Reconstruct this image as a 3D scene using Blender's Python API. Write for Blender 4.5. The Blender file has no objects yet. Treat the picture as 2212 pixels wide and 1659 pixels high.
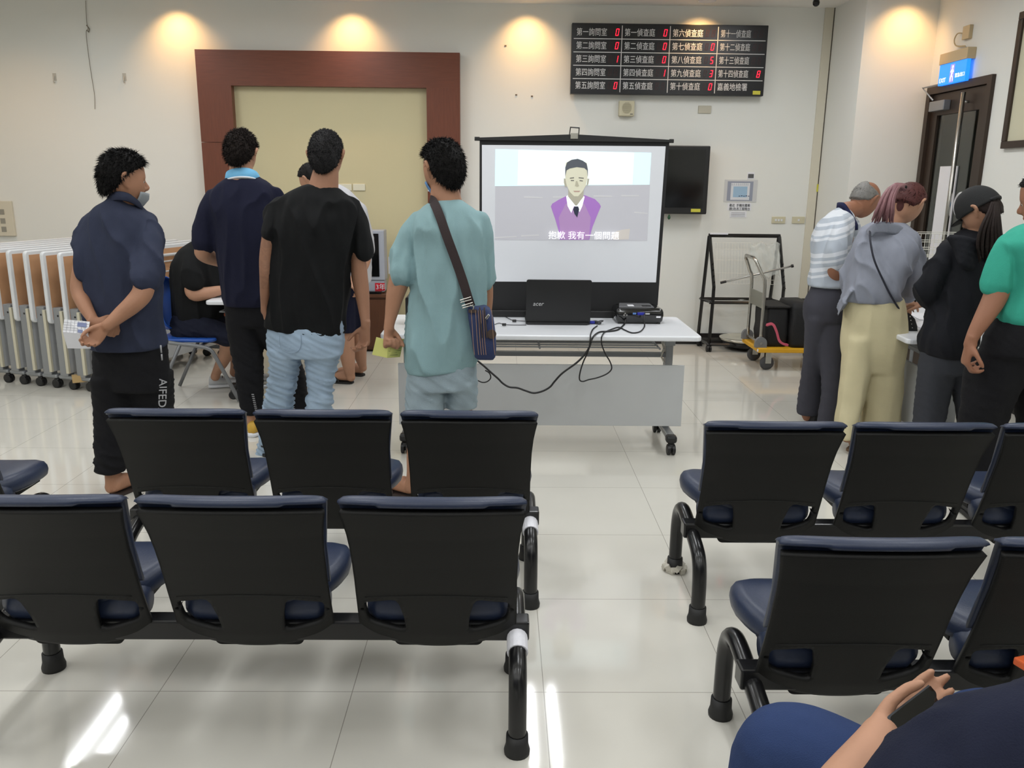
import bpy, bmesh, math, random
import numpy as np
from mathutils import Vector, Matrix, noise
PI=math.pi
V=Vector
scn=bpy.context.scene
C=scn.collection
random.seed(7)

# ---------------------------------------------------------------- camera, world, exposure, ceiling light
H=1.57; FPX=1800.0; YAW=0.0145; PITCH=math.atan(440/1800.); ROLL=0.011
fw=V((math.sin(YAW)*math.cos(PITCH),math.cos(YAW)*math.cos(PITCH),-math.sin(PITCH)))
r0=V((math.cos(YAW),-math.sin(YAW),0)); u0=r0.cross(fw)
RT=r0*math.cos(ROLL)+u0*math.sin(ROLL); UP=-r0*math.sin(ROLL)+u0*math.cos(ROLL)
cam=bpy.data.cameras.new('camera'); camo=bpy.data.objects.new('camera',cam); C.objects.link(camo)
M=Matrix.Identity(4)
for i in range(3):
    M[i][0]=RT[i]; M[i][1]=UP[i]; M[i][2]=-fw[i]
M[2][3]=H
camo.matrix_world=M
cam.sensor_width=36; cam.lens=FPX/2212*36; cam.clip_start=.02
scn.camera=camo
def ray(px,py): return fw*FPX+RT*(px-1106)-UP*(py-829.5)
def W(px,py,Y):
    d=ray(px,py); return V((0,0,H))+d*(Y/d.y)
def WX(px,py,X):
    d=ray(px,py); return V((0,0,H))+d*(X/d.x)
def WZ(px,py,Z):
    d=ray(px,py); return V((0,0,H))+d*((Z-H)/d.z)
wld=bpy.data.worlds.new('world'); scn.world=wld; wld.use_nodes=True
wld.node_tree.nodes['Background'].inputs[0].default_value=(.95,.97,1,1)
wld.node_tree.nodes['Background'].inputs[1].default_value=.2
scn.view_settings.view_transform='Standard'; scn.view_settings.look='None'
scn.view_settings.exposure=0.19; scn.view_settings.gamma=1
CEIL=3.13; WALL=8.17
TROFFERS=[(x,y) for x in (-5.3,-3.4,-1.5,.4,2.3) for y in (6.45,4.3,2.1,-.1,-2.3) if not (x<-5 and y>3)]
TUBE_E=13.5
for tx,ty in TROFFERS:
    for dx in (-.1,.1):
        l=bpy.data.lights.new('tube_light','AREA'); l.shape='RECTANGLE'; l.size=.05; l.size_y=1.1
        l.energy=TUBE_E/2; l.color=(.96,.98,1.0); l.spread=math.radians(172)
        o=bpy.data.objects.new('tube_light',l); C.objects.link(o); o.location=(tx+dx,ty,CEIL-.012)
DOWN=[(-4.4,6.98),(-2.95,7.92),(-1.37,7.92),(.22,7.92),(1.8,7.92),(3.36,7.2)]
for dx,dy in DOWN:
    l=bpy.data.lights.new('downlight_bulb','SPOT'); l.energy=32; l.color=(1,.56,.21); l.spot_size=math.radians(104); l.spot_blend=1.0; l.shadow_soft_size=.04
    o=bpy.data.objects.new('downlight_bulb',l); C.objects.link(o); o.location=(dx,dy,CEIL-.01); o.rotation_euler=(math.radians(24),0,0)

# ---------------------------------------------------------------- materials
def lin(c):
    return tuple(((v/255/12.92) if v/255<=.04045 else ((v/255+.055)/1.055)**2.4) for v in c[:3])+(1,)
MC={}
def mat(name,col,rough=.5,metal=0,bump=0,bs=60,mot=0,ms=6,spec=.5,emit=None,es=0,coat=0,sheen=0,stretch=None,alpha=1,trans=0):
    if name in MC: return MC[name]
    m=bpy.data.materials.new(name); MC[name]=m; m.use_nodes=True
    nt=m.node_tree; b=nt.nodes['Principled BSDF']; L=nt.links.new
    b.inputs['Base Color'].default_value=lin(col); b.inputs['Roughness'].default_value=rough; b.inputs['Metallic'].default_value=metal
    b.inputs['Specular IOR Level'].default_value=spec; b.inputs['Coat Weight'].default_value=coat; b.inputs['Sheen Weight'].default_value=sheen
    b.inputs['Transmission Weight'].default_value=trans; b.inputs['Alpha'].default_value=alpha
    if emit: b.inputs['Emission Color'].default_value=lin(emit); b.inputs['Emission Strength'].default_value=es
    tc=nt.nodes.new('ShaderNodeTexCoord'); mp=nt.nodes.new('ShaderNodeMapping'); L(tc.outputs['Object'],mp.inputs[0])
    if stretch: mp.inputs['Scale'].default_value=stretch
    n=nt.nodes.new('ShaderNodeTexNoise'); n.inputs['Scale'].default_value=ms; n.inputs['Detail'].default_value=5; L(mp.outputs[0],n.inputs['Vector'])
    mx=nt.nodes.new('ShaderNodeMix'); mx.data_type='RGBA'; L(n.outputs[0],mx.inputs[0])
    k=max(mot,.02)
    c=lin(col)
    mx.inputs[6].default_value=tuple(v*(1-k) for v in c[:3])+(1,); mx.inputs[7].default_value=tuple(min(1,v*(1+k)) for v in c[:3])+(1,)
    L(mx.outputs[2],b.inputs['Base Color'])
    if bump:
        n2=nt.nodes.new('ShaderNodeTexNoise'); n2.inputs['Scale'].default_value=bs; n2.inputs['Detail'].default_value=3; L(mp.outputs[0],n2.inputs['Vector'])
        bp=nt.nodes.new('ShaderNodeBump'); bp.inputs['Strength'].default_value=bump; bp.inputs['Distance'].default_value=.004; L(n2.outputs[0],bp.inputs['Height']); L(bp.outputs[0],b.inputs['Normal'])
    return m
def floor_mat():
    m=bpy.data.materials.new('polished_tile'); m.use_nodes=True; nt=m.node_tree; b=nt.nodes['Principled BSDF']; L=nt.links.new
    g=nt.nodes.new('ShaderNodeNewGeometry'); s=nt.nodes.new('ShaderNodeSeparateXYZ'); L(g.outputs['Position'],s.inputs[0])
    outs=[]
    for ax,o in ((0,.145),(1,2.325)):
        a=nt.nodes.new('ShaderNodeMath'); a.operation='SUBTRACT'; L(s.outputs[ax],a.inputs[0]); a.inputs[1].default_value=o-.6035*20
        d=nt.nodes.new('ShaderNodeMath'); d.operation='DIVIDE'; L(a.outputs[0],d.inputs[0]); d.inputs[1].default_value=.6035
        f=nt.nodes.new('ShaderNodeMath'); f.operation='PINGPONG'; L(d.outputs[0],f.inputs[0]); f.inputs[1].default_value=.5
        c=nt.nodes.new('ShaderNodeMath'); c.operation='LESS_THAN'; L(f.outputs[0],c.inputs[0]); c.inputs[1].default_value=.0020
        outs.append(c)
    mxm=nt.nodes.new('ShaderNodeMath'); mxm.operation='MAXIMUM'; L(outs[0].outputs[0],mxm.inputs[0]); L(outs[1].outputs[0],mxm.inputs[1])
    n=nt.nodes.new('ShaderNodeTexNoise'); n.inputs['Scale'].default_value=1.7; n.inputs['Detail'].default_value=6; L(g.outputs['Position'],n.inputs['Vector'])
    m1=nt.nodes.new('ShaderNodeMix'); m1.data_type='RGBA'; L(n.outputs[0],m1.inputs[0]); m1.inputs[6].default_value=lin((203,200,190)); m1.inputs[7].default_value=lin((217,214,205))
    m2=nt.nodes.new('ShaderNodeMix'); m2.data_type='RGBA'; L(mxm.outputs[0],m2.inputs[0]); L(m1.outputs[2],m2.inputs[6]); m2.inputs[7].default_value=lin((150,146,136))
    L(m2.outputs[2],b.inputs['Base Color'])
    r=nt.nodes.new('ShaderNodeMapRange'); L(n.outputs[0],r.inputs[0]); r.inputs[3].default_value=.055; r.inputs[4].default_value=.09; L(r.outputs[0],b.inputs['Roughness'])
    b.inputs['IOR'].default_value=1.55
    return m
def wood_mat(name,c1,c2,sc=(1,1,8),rough=.35):
    m=bpy.data.materials.new(name); m.use_nodes=True; nt=m.node_tree; b=nt.nodes['Principled BSDF']; L=nt.links.new
    tc=nt.nodes.new('ShaderNodeTexCoord'); mp=nt.nodes.new('ShaderNodeMapping'); mp.inputs['Scale'].default_value=sc; L(tc.outputs['Object'],mp.inputs[0])
    n=nt.nodes.new('ShaderNodeTexNoise'); n.inputs['Scale'].default_value=6; n.inputs['Detail'].default_value=8; L(mp.outputs[0],n.inputs['Vector'])
    mx=nt.nodes.new('ShaderNodeMix'); mx.data_type='RGBA'; L(n.outputs[0],mx.inputs[0]); mx.inputs[6].default_value=lin(c1); mx.inputs[7].default_value=lin(c2)
    L(mx.outputs[2],b.inputs['Base Color']); b.inputs['Roughness'].default_value=rough
    return m
M_wall=mat('wall_paint',(231,231,225),.8,bump=.08,bs=40,mot=.03,ms=1.2)
M_ceil=mat('ceiling_paint',(236,233,226),.9)
M_floor=floor_mat()
M_black=mat('black_plastic',(22,22,23),.42,bump=.15,bs=700,mot=.1)
M_shell=mat('black_shell_plastic',(15,15,14),.55,bump=.2,bs=600,mot=.08,spec=.3)
M_tube=mat('black_painted_steel',(20,20,21),.25,mot=.1)
M_rub=mat('black_rubber',(26,26,26),.6)
M_navy=mat('navy_vinyl',(35,45,68),.40,bump=.12,bs=160,mot=.12,ms=14)
M_white=mat('white_laminate',(226,228,232),.3,mot=.02)
M_grey=mat('grey_panel',(190,192,193),.5,mot=.03)
M_silver=mat('silver_paint',(150,153,156),.35,metal=.6,mot=.05)
M_steel=mat('brushed_steel',(190,188,182),.25,metal=1,mot=.08)
M_wood=wood_mat('mahogany_veneer',(92,46,28),(122,66,44),(12,12,1))
M_woodh=wood_mat('mahogany_veneer_across',(92,46,28),(122,66,44),(1,12,14))
M_walnut=wood_mat('walnut_veneer',(78,48,32),(104,66,44),(12,12,1))
M_cream=mat('cream_panel',(204,194,156),.6,mot=.03,ms=2)
M_paper=mat('paper',(232,232,236),.8)
M_ivory=mat('ivory_plastic',(205,198,170),.5)
M_dark=mat('dark_glossy',(10,11,12),.12)
M_red=mat('led_red',(255,30,40),.5,emit=(255,20,45),es=3.5)
M_redoff=mat('led_unlit',(52,16,18),.5)
M_txt=mat('sign_lettering',(228,228,228),.5)
M_board=mat('sign_board_black',(22,23,27),.3,mot=.1)
M_bronze=mat('dark_bronze',(62,50,42),.4,metal=.3)
M_brownboard=mat('brown_particle_board',(192,146,108),.6,mot=.12,ms=12)
M_yel=mat('yellow_label',(205,200,70),.6)

# ---------------------------------------------------------------- mesh helpers
class MB:
    def __init__(s): s.v=[]; s.f=[]
    def add(s,vs,fs):
        k=len(s.v); s.v+= [tuple(v) for v in vs]; s.f+=[tuple(i+k for i in f) for f in fs]; return s
    def box(s,c,d,rot=None):
        c=V(c); h=V(d)/2; vs=[]
        for z in (-1,1):
            for x,y in ((-1,-1),(1,-1),(1,1),(-1,1)):
                p=V((x*h.x,y*h.y,z*h.z))
                if rot: p=rot@p
                vs.append(c+p)
        return s.add(vs,[(3,2,1,0),(4,5,6,7),(0,1,5,4),(1,2,6,5),(2,3,7,6),(3,0,4,7)])
    def bb(s,a,b):
        return s.box([(a[i]+b[i])/2 for i in range(3)],[abs(b[i]-a[i]) for i in range(3)])
    def tube(s,path,r,n=10,closed=False,flat=1.0):
        P=[V(p) for p in path]; R=r if isinstance(r,(list,tuple)) else [r]*len(P)
        rings=[]; prev=None
        for i,p in enumerate(P):
            a=P[i-1] if i>0 else (P[-1] if closed else p); b=P[i+1] if i<len(P)-1 else (P[0] if closed else p)
            t=(b-a).normalized()
            if prev is None:
                ref=V((0,0,1)) if abs(t.z)<.9 else V((1,0,0)); x=t.cross(ref).normalized()
            else:
                x=prev-t*prev.dot(t)
                x=x.normalized() if x.length>1e-6 else t.orthogonal().normalized()
            prev=x; y=t.cross(x)
            rings.append([p+x*math.cos(2*PI*k/n)*R[i]+y*math.sin(2*PI*k/n)*R[i]*flat for k in range(n)])
        return s.loft(rings,cap=not closed,loop=closed)
    def loft(s,rings,cap=True,loop=False):
        n=len(rings[0]); vs=[v for r in rings for v in r]; fs=[]
        m=len(rings)
        for i in range(m if loop else m-1):
            j=(i+1)%m
            for k in range(n):
                q=(k+1)%n; fs.append((i*n+k,i*n+q,j*n+q,j*n+k))
        if cap and not loop: fs.append(tuple(reversed(range(n)))); fs.append(tuple((m-1)*n+k for k in range(n)))
        return s.add(vs,fs)
    def cyl(s,a,b,r,n=16,r2=None): return s.tube([a,b],[r,r if r2 is None else r2],n)
    def lathe(s,prof,c,n=24,axis='z'):
        rings=[]
        for r,h in prof:
            ring=[]
            for k in range(n):
                t=2*PI*k/n; x,y=r*math.cos(t),r*math.sin(t)
                ring.append(V(c)+(V((x,y,h)) if axis=='z' else V((x,h,y)) if axis=='y' else V((h,x,y))))
            rings.append(ring)
        return s.loft(rings)
    def prism(s,pts,y0,y1,f=lambda a,b,y:(a,y,b)):
        n=len(pts); vs=[f(a,b,y0) for a,b in pts]+[f(a,b,y1) for a,b in pts]
        fs=[tuple(range(n)),tuple(reversed(range(n,2*n)))]+[((i+1)%n,i,n+i,n+(i+1)%n) for i in range(n)]
        return s.add(vs,fs)
    def mesh(s,name):
        me=bpy.data.meshes.new(name); me.from_pydata(s.v,[],s.f); me.update()
        bm=bmesh.new(); bm.from_mesh(me); bmesh.ops.recalc_face_normals(bm,faces=bm.faces); bm.to_mesh(me); bm.free()
        return me
    def build(s,name,m,parent=None,smooth=False,bevel=0,seg=2,label=None,loc=None):
        me=s.mesh(name); me.materials.append(m); o=bpy.data.objects.new(name,me); C.objects.link(o)
        if parent is not None:
            o.parent=parent; o.matrix_parent_inverse=Matrix.Identity(4)
            q=parent; off=V((0,0,0))
        if smooth: shade(me)
        if bevel:
            md=o.modifiers.new('bevel','BEVEL'); md.width=bevel; md.segments=seg; md.limit_method='ANGLE'; md.angle_limit=math.radians(40)
            me.shade_smooth() if False else None
        if label: o['label']=label
        return o
def shade(me,ang=None):
    me.polygons.foreach_set('use_smooth',[True]*len(me.polygons))
    if ang:
        bm=bmesh.new(); bm.from_mesh(me)
        for e in bm.edges:
            if len(e.link_faces)==2 and e.calc_face_angle(0)>math.radians(ang): e.smooth=False
        bm.to_mesh(me); bm.free()
def smooth_by(o,ang=40): shade(o.data,ang); return o
def thing(name,label,cat,loc=(0,0,0),rz=0,group=None):
    o=bpy.data.objects.new(name,None); o.empty_display_size=.1; C.objects.link(o); o.location=loc; o.rotation_euler=(0,0,rz)
    o['label']=label; o['category']=cat
    if group: o['group']=group
    return o
def tag(o,label,cat,group=None):
    o['label']=label; o['category']=cat
    if group: o['group']=group
    return o
def struct(name,mb,m):
    o=mb.build(name,m); o['kind']='structure'; return o
def dup(o,loc=None,rz=None,label=None,parent=None):
    c=o.copy(); C.objects.link(c)
    if parent is not None: c.parent=parent
    for ch in list(o.children): dup(ch,parent=c)
    if loc is not None: c.location=loc
    if rz is not None: c.rotation_euler=(0,0,rz)
    if label: c['label']=label
    return c
def spline(P,sub=6,closed=False):
    P=[V(p) for p in P]; out=[]; n=len(P)
    for i in range(n if closed else n-1):
        g=lambda k:P[k%n] if closed else P[min(max(k,0),n-1)]
        a,b,c,d=g(i-1),g(i),g(i+1),g(i+2)
        for k in range(sub):
            t=k/sub; out.append(.5*((2*b)+(c-a)*t+(2*a-5*b+4*c-d)*t*t+(3*b-a-3*c+d)*t**3))
    if not closed: out.append(P[-1])
    return out
def text(s,size,loc,m,name='lettering',parent=None,rot=(PI/2,0,0),align='LEFT',ext=.0008,sx=1,shear=0,bold=0,label=None):
    cu=bpy.data.curves.new(name,'FONT'); cu.body=s; cu.size=size; cu.extrude=ext; cu.align_x=align; cu.shear=shear; cu.offset=bold
    cu.resolution_u=3
    t=bpy.data.objects.new('tmp',cu); C.objects.link(t)
    dg=bpy.context.evaluated_depsgraph_get(); me=bpy.data.meshes.new_from_object(t.evaluated_get(dg)); bpy.data.objects.remove(t); bpy.data.curves.remove(cu)
    me.materials.clear(); me.materials.append(m)
    from mathutils import Euler
    me.transform(Matrix.Translation(loc)@Euler(rot).to_matrix().to_4x4()@Matrix.Diagonal((sx,1,1,1)))
    me.name=name
    o=bpy.data.objects.new(name,me); C.objects.link(o)
    if parent: o.parent=parent
    if label: o['label']=label
    return o
def rrect(x0,x1,z0,z1,r,n=5):
    pts=[]
    for cx,cz,a in ((x1-r,z1-r,0),(x0+r,z1-r,90),(x0+r,z0+r,180),(x1-r,z0+r,270)):
        for k in range(n+1):
            t=math.radians(a+90*k/n); pts.append((cx+r*math.cos(t),cz+r*math.sin(t)))
    return pts

# ---------------------------------------------------------------- room
XR=3.643; XC=3.03; YC=7.46; XL=-6.6; YB=-5
o=struct('floor',MB().bb((XL,YB,-.1),(XR,WALL,0)),M_floor)
mb=MB().bb((XL,YB,CEIL),(XR,WALL,CEIL+.12)); struct('ceiling',mb,M_ceil)
struct('wall_back',MB().bb((XL,WALL,0),(XC,WALL+.15,CEIL)),M_wall)
struct('wall_column',MB().bb((XC,YC,0),(XR+.15,WALL+.15,CEIL)),M_wall)
mb=MB(); DY0,DY1,DZ=6.47,7.44,2.37
mb.bb((XR,YB,0),(XR+.15,DY0,CEIL)).bb((XR,DY0,DZ),(XR+.15,YC,CEIL)).bb((XR,DY1,0),(XR+.15,YC,DZ)); struct('wall_right',mb,M_wall)
struct('wall_left',MB().bb((XL-.15,YB,0),(XL,WALL,CEIL)),M_wall)
struct('wall_front',MB().bb((XL,YB-.15,0),(XR,YB,CEIL)),M_wall)
M_skirt=mat('black_skirting',(34,32,32),.35)
struct('baseboard_back',MB().bb((-.38,WALL-.015,0),(XC-.0,WALL,.11)).bb((XL,WALL-.015,0),(-2.83,WALL,.11)),M_skirt)
struct('baseboard_right',MB().bb((XC-.012,YC,0),(XC,WALL-.015,.11)).bb((XR-.012,YB,0),(XR,DY0-.05,.11)),M_skirt)
struct('trim_1',MB().bb((XC-.09,WALL-.012,.11),(XC-.01,WALL,CEIL)),mat('trunking_white',(214,208,190),.5))
struct('trim_2',MB().bb((XC-.006,WALL-.014,.0),(XC-.001,WALL-.006,CEIL)),mat('dark_seam',(90,84,70),.7))
# corridor behind the glass door
mb=MB().bb((XR+.15,5.6,0),(XR+1.6,5.7,CEIL)).bb((XR+1.5,5.7,0),(XR+1.6,8.4,CEIL)).bb((XR+.15,8.3,0),(XR+1.5,8.4,CEIL)).bb((XR+.15,5.7,CEIL-.3),(XR+1.5,8.3,CEIL-.2)).bb((XR+.15,5.7,-.1),(XR+1.5,8.3,0))
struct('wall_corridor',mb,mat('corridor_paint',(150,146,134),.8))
# troffers
def troffer(tx,ty,first=[None]):
    if first[0] is None:
        t=thing('ceiling_light','','ceiling light'); 
        MB().bb((-.29,-.59,-.004),(-.27,.59,-.02)).bb((.27,-.59,-.004),(.29,.59,-.02)).bb((-.27,-.59,-.004),(.27,-.57,-.02)).bb((-.27,.57,-.004),(.27,.59,-.02)).build('frame',M_white,t)
        for dx in (-.1,.1): MB().bb((dx-.028,-.56,-.002),(dx+.028,.56,-.010)).build('tube',mat('lamp_white',(245,248,255),.4,emit=(240,246,255),es=2),t)
        first[0]=t; 
    else: t=dup(first[0])
    t.location=(tx,ty,CEIL); return t
for i,(tx,ty) in enumerate(TROFFERS):
    t=troffer(tx,ty); t['group']='recessed twin-tube ceiling lights'; t['label']='recessed fluorescent ceiling light with two white tubes in white frame'
t0=None
for i,(dx,dy) in enumerate(DOWN):
    if t0 is None:
        t0=t=thing('downlight','','downlight',group='warm downlights along the wall')
        MB().lathe([(.05,0),(.075,0),(.078,-.006),(.07,-.010),(.052,-.006)],(0,0,0)).build('trim_ring',M_white,t,smooth=True)
        MB().lathe([(.0005,-.002),(.048,-.002),(.048,-.004),(.0005,-.004)],(0,0,0)).build('lens',mat('warm_lamp',(255,210,140),.4,emit=(255,190,110),es=8),t)
    else: t=dup(t0)
    t.location=(dx,dy,CEIL); t['label']='round warm recessed downlight in the ceiling near the sign wall' if i<5 else 'round warm recessed downlight above the exit sign corner'

# ---------------------------------------------------------------- mahogany portal
PF=WALL-.12
WB=WALL-.022
x0,x1=W(420,107,PF).x,W(993,114,PF).x; zt=W(700,110,PF).z; ix0,ix1=W(499,184,PF).x,W(921,190,PF).x; zi=W(700,187,PF).z
t=thing('wooden_portal','dark reddish wood surround standing against the wall around a cream panel','door surround',((x0+x1)/2,PF,0))
cx=(x0+x1)/2
def rel(mb):
    mb.v=[(a-cx,b-PF,c) for a,b,c in mb.v]; return mb
rel(MB().bb((x0,PF,0),(ix0,WB,1.88)).bb((x0,PF,1.884),(ix0,WB,zi))).build('side_post',M_wood,t)
rel(MB().bb((ix1,PF,0),(x1,WB,1.86)).bb((ix1,PF,1.864),(x1,WB,zi))).build('side_post',M_wood,t)
rel(MB().bb((x0,PF,zi),(x1,WB,zt))).build('header',M_woodh,t)
rel(MB().bb((ix0,WALL-.04,0),(ix1,WB,zi))).build('cream_panel',M_cream,t,label='smooth cream inner panel')
pp=W(923,312,PF); pq=W(991,414,PF)
tag(MB().bb((pp.x,PF-.003,pq.z),(pq.x,PF,pp.z)).build('notice_sheet',M_paper),'white paper sheet on the right wooden post behind a man in teal','notice')

# ---------------------------------------------------------------- queue number board
BY=WALL-.10
bl,br,bt,bbm=W(1236,51,BY),W(1663,55,BY),W(1450,52,BY).z,W(1440,205,BY).z
t=thing('queue_number_board','long black electronic board with white Chinese room names and red numbers','sign',(0,0,0))
bx0,bx1=bl.x,br.x-.01
MB().bb((bx0,BY,bbm),(bx1,WALL-.021,bt)).build('case',M_board,t,bevel=.004)
mg=.018; cw=(bx1-bx0-2*mg)/4; rh=(bt-bbm-2*mg)/5; top=bt-mg
ln=MB()
for i in (1,2,3): ln.bb((bx0+mg+cw*i-.003,BY-.003,bbm+mg),(bx0+mg+cw*i+.003,BY,top))
for j in (1,2,3,4): ln.bb((bx0+mg,BY-.003,top-rh*j-.003),(bx1-mg,BY,top-rh*j+.003))
ln.build('divider_lines',M_txt,t)
names=[['第一詢問室','第二詢問室','第三詢問室','第四詢問室','第五詢問室'],['第一偵查庭','第二偵查庭','第三偵查庭','第四偵查庭','第五偵查庭'],['第六偵查庭','第七偵查庭','第八偵查庭','第九偵查庭','第十偵查庭'],['第十一偵查庭','第十二偵查庭','第十三偵查庭','第十四偵查庭','嘉義地檢署']]
nums=[['0','0','1','','0'],['0','0','0','1',''],['','0','5','3','0'],['','','','8',None]]
SEG={'0':'abcdef','1':'bc','3':'abgcd','5':'afgcd','8':'abcdefg','':''}
def seg_digit(mbs,x,z,w,h,d):
    q=w*.17; sh=lambda zz:(zz-z)*.16
    R={'a':(x+q,x+w-q,z+h-q,z+h),'g':(x+q,x+w-q,z+h/2-q/2,z+h/2+q/2),'d':(x+q,x+w-q,z,z+q),'f':(x,x+q,z+h/2+q*.3,z+h-q*.3),'b':(x+w-q,x+w,z+h/2+q*.3,z+h-q*.3),'e':(x,x+q,z+q*.3,z+h/2-q*.3),'c':(x+w-q,x+w,z+q*.3,z+h/2-q*.3)}
    for k,(a,b,c,e) in R.items():
        on=k in SEG[d]; yy=BY-.004 if on else BY-.0015
        m=mbs[0] if on else mbs[1]
        m.prism([(a+sh(c),c),(b+sh(c),c),(b+sh(e),e),(a+sh(e),e)],yy,BY)
lit,off=MB(),MB()
for i in range(4):
    for j in range(5):
        s=names[i][j]; z=top-rh*(j+1); x=bx0+mg+cw*i
        ww=cw*.64; n=len(s); sz=rh*.62
        o=text(s,sz,(x+.022,BY-.002,z+rh*.27),M_txt,'room_name',t,sx=ww/(n*sz),shear=.0)
        if nums[i][j] is not None:
            zz=z+rh*.24; h=rh*.52; w=h*.46
            for q,dd in ((.735,''),(.86,nums[i][j])):
                lit,off=MB(),MB(); seg_digit((lit,off),x+cw*q,zz,w,h,dd)
                if off.v: off.build('unlit_digit',M_redoff,t)
                if lit.v: lit.build('lit_digit',M_red,t,label='glowing red digit')
MB().bb((bx1-.10,BY-.003,bbm+.012),(bx1-.03,BY,bbm+.045)).build('yellow_label',M_yel,t)

# ---------------------------------------------------------------- small wall fittings
def plate(name,px0,py0,px1,py1,m,label,cat,th=.012,Y=WALL,bev=.004,group=None):
    a,b=W(px0,py0,Y-th),W(px1,py1,Y-th)
    t=thing(name,label,cat,((a.x+b.x)/2,Y,min(a.z,b.z)),group=group)
    w=abs(b.x-a.x)/2; h=abs(a.z-b.z)
    MB().bb((-w,-th,0),(w,0,h)).build('plate',m,t,bevel=bev)
    t['w']=w; t['h']=h
    return t,w,h
t,w,h=plate('wall_speaker',1338,217,1370,251,M_ivory,'square ivory wall speaker with louvred grille below the number board','speaker',.06,bev=.008)
g=MB()
for k in range(11):
    zz=h*.2+h*.65*k/10; hw=w*.62*math.sqrt(max(.05,1-((k-5)/5.6)**2)); g.bb((-hw,-.063,zz-.0025),(hw,-.06,zz+.0025))
g.build('grille',mat('ivory_shadow',(170,163,138),.6),t)
MB().bb((w*.45,-.062,h*.1),(w*.8,-.06,h*.16)).build('badge',mat('grey_badge',(110,108,100),.5),t)
plate('blank_plate',1509,228,1536,245,mat('plate_beige',(196,190,172),.6),'small blank beige wall plate right below the number board','wall plate')
for (a,b,lab,n) in ((1668,1696,'ivory wall plate with three small switches',3),(1712,1738,'ivory wall plate with one switch, next to the white trunking',1)):
    t,w,h=plate('light_switch',a,468,b,483,M_ivory,lab,'switch')
    for k in range(n):
        xx=(k-(n-1)/2)*w*.42; MB().bb((xx-.008,-.017,h*.35),(xx+.008,-.012,h*.65)).build('rocker',M_white,t)
for (a,b,lab) in ((731,760,'pale wall plate left of its twin on the cream panel'),(762,789,'pale wall plate right of its twin on the cream panel')):
    plate('socket_plate',a,397,b,412,mat('plate_pale',(222,218,196),.5),lab,'wall plate',Y=WALL-.04)
# notices
def sheet(px0,py0,px1,py1,label,m=M_paper,name='notice_sheet',Y=WALL):
    a,b=W(px0,py0,Y-.002),W(px1,py1,Y-.002)
    t=thing(name,label,'notice',((a.x+b.x)/2,Y-.002,b.z)); w=(b.x-a.x)/2; h=a.z-b.z
    MB().bb((-w,-.002,0),(w,.002,h)).build('sheet',m,t); return t,w,h
t,w,h=sheet(1566,388,1633,437,'laminated floor plan notice with pale blue centre above two smaller notices',mat('laminate_film',(205,205,205),.2))
MB().bb((-w*.82,-.0035,h*.06),(w*.75,-.002,h*.93)).build('print_border',mat('print_grey',(150,155,170),.6),t)
MB().bb((-w*.6,-.0045,h*.1),(w*.55,-.0035,h*.86)).build('print_ground',mat('print_white',(220,222,226),.6),t)
MB().bb((-w*.45,-.0055,h*.22),(w*.4,-.0045,h*.7)).build('print_centre',mat('print_blue',(160,190,214),.6),t)
g=MB()
for k in range(9): g.bb((-w*.55+k*w*.12,-.0055,h*.74),(-w*.55+k*w*.12+.002,-.0045,h*.84))
g.build('print_cells',mat('print_ink',(60,70,100),.6),t); g=MB()
for k in range(5): g.bb((-w*.1+k*.022,-.0065,h*.26+.002*(k%2)),(-w*.1+k*.022+.014,-.0055,h*.29+.003*(k%2)))
g.build('print_marks',mat('print_ink',(60,70,100),.6),t)
t,w,h=sheet(1615,372,1629,387,'tiny grey picture stuck above the floor plan notice')
MB().bb((-w*.8,-.0035,h*.15),(w*.8,-.002,h*.75)).build('picture',mat('print_dark',(88,88,90),.6),t)
t,w,h=sheet(1572,438,1622,455,'small white notice with two lines of bold Chinese writing')
text('最近  手機充電樁',h*.42,(-w*.86,-.003,h*.52),mat('ink_black',(30,32,40),.6),'lettering',t,sx=.88)
text('請(洽)志工服務台',h*.42,(-w*.86,-.003,h*.06),mat('ink_black',(30,32,40),.6),'lettering',t,sx=.88)
t,w,h=sheet(1577,456,1612,470,'lowest small white notice with three faint lines of print')
g=MB()
for k in range(3): g.bb((-w*.85,-.0035,h*(.2+.25*k)),(w*.8,-.002,h*(.27+.25*k)))
g.build('print_marks',mat('print_faint',(150,150,155),.6),t)
# yellow tag on trunking
a=W(1766,398,WALL-.012); tag(MB().bb((a.x-.006,WALL-.015,a.z-.07),(a.x+.010,WALL-.012,a.z)).build('yellow_tag',M_yel),'tiny yellow tag stuck on the white vertical trunking','label')
# hooks and wire on the left wall
for px,lab in ((117,'left one of two clear adhesive hooks high on the left wall'),(268,'clear adhesive hook on the wall nearer the wooden surround')):
    a=W(px,157,WALL); t=thing('adhesive_hook',lab,'hook',(a.x,WALL,a.z-.09))
    MB().bb((-.016,-.004,.02),(.016,0,.085)).build('hook_plate',mat('hook_plastic',(196,192,182),.3),t)
    MB().tube([(0,-.004,.06),(0,-.02,.04),(0,-.028,.015),(0,-.02,.0),(0,-.01,.006)],.005,8).build('hook',mat('hook_plastic',(196,192,182),.3),t)
pts=[W(185,1,WALL-.012),W(187,45,WALL-.012),W(190,62,WALL-.02),W(186,70,WALL-.02),W(190,110,WALL-.012),W(197,160,WALL-.012),W(204,205,WALL-.014),W(205,236,WALL-.012)]
t=thing('loose_wire','thin loose wire hanging from the ceiling on the left wall','wire',tuple(pts[-1]))
m_=MB().tube([p-pts[-1] for p in spline(pts)],.0022,6).build('wire',mat('wire_grey',(120,112,98),.6),t)
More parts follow.
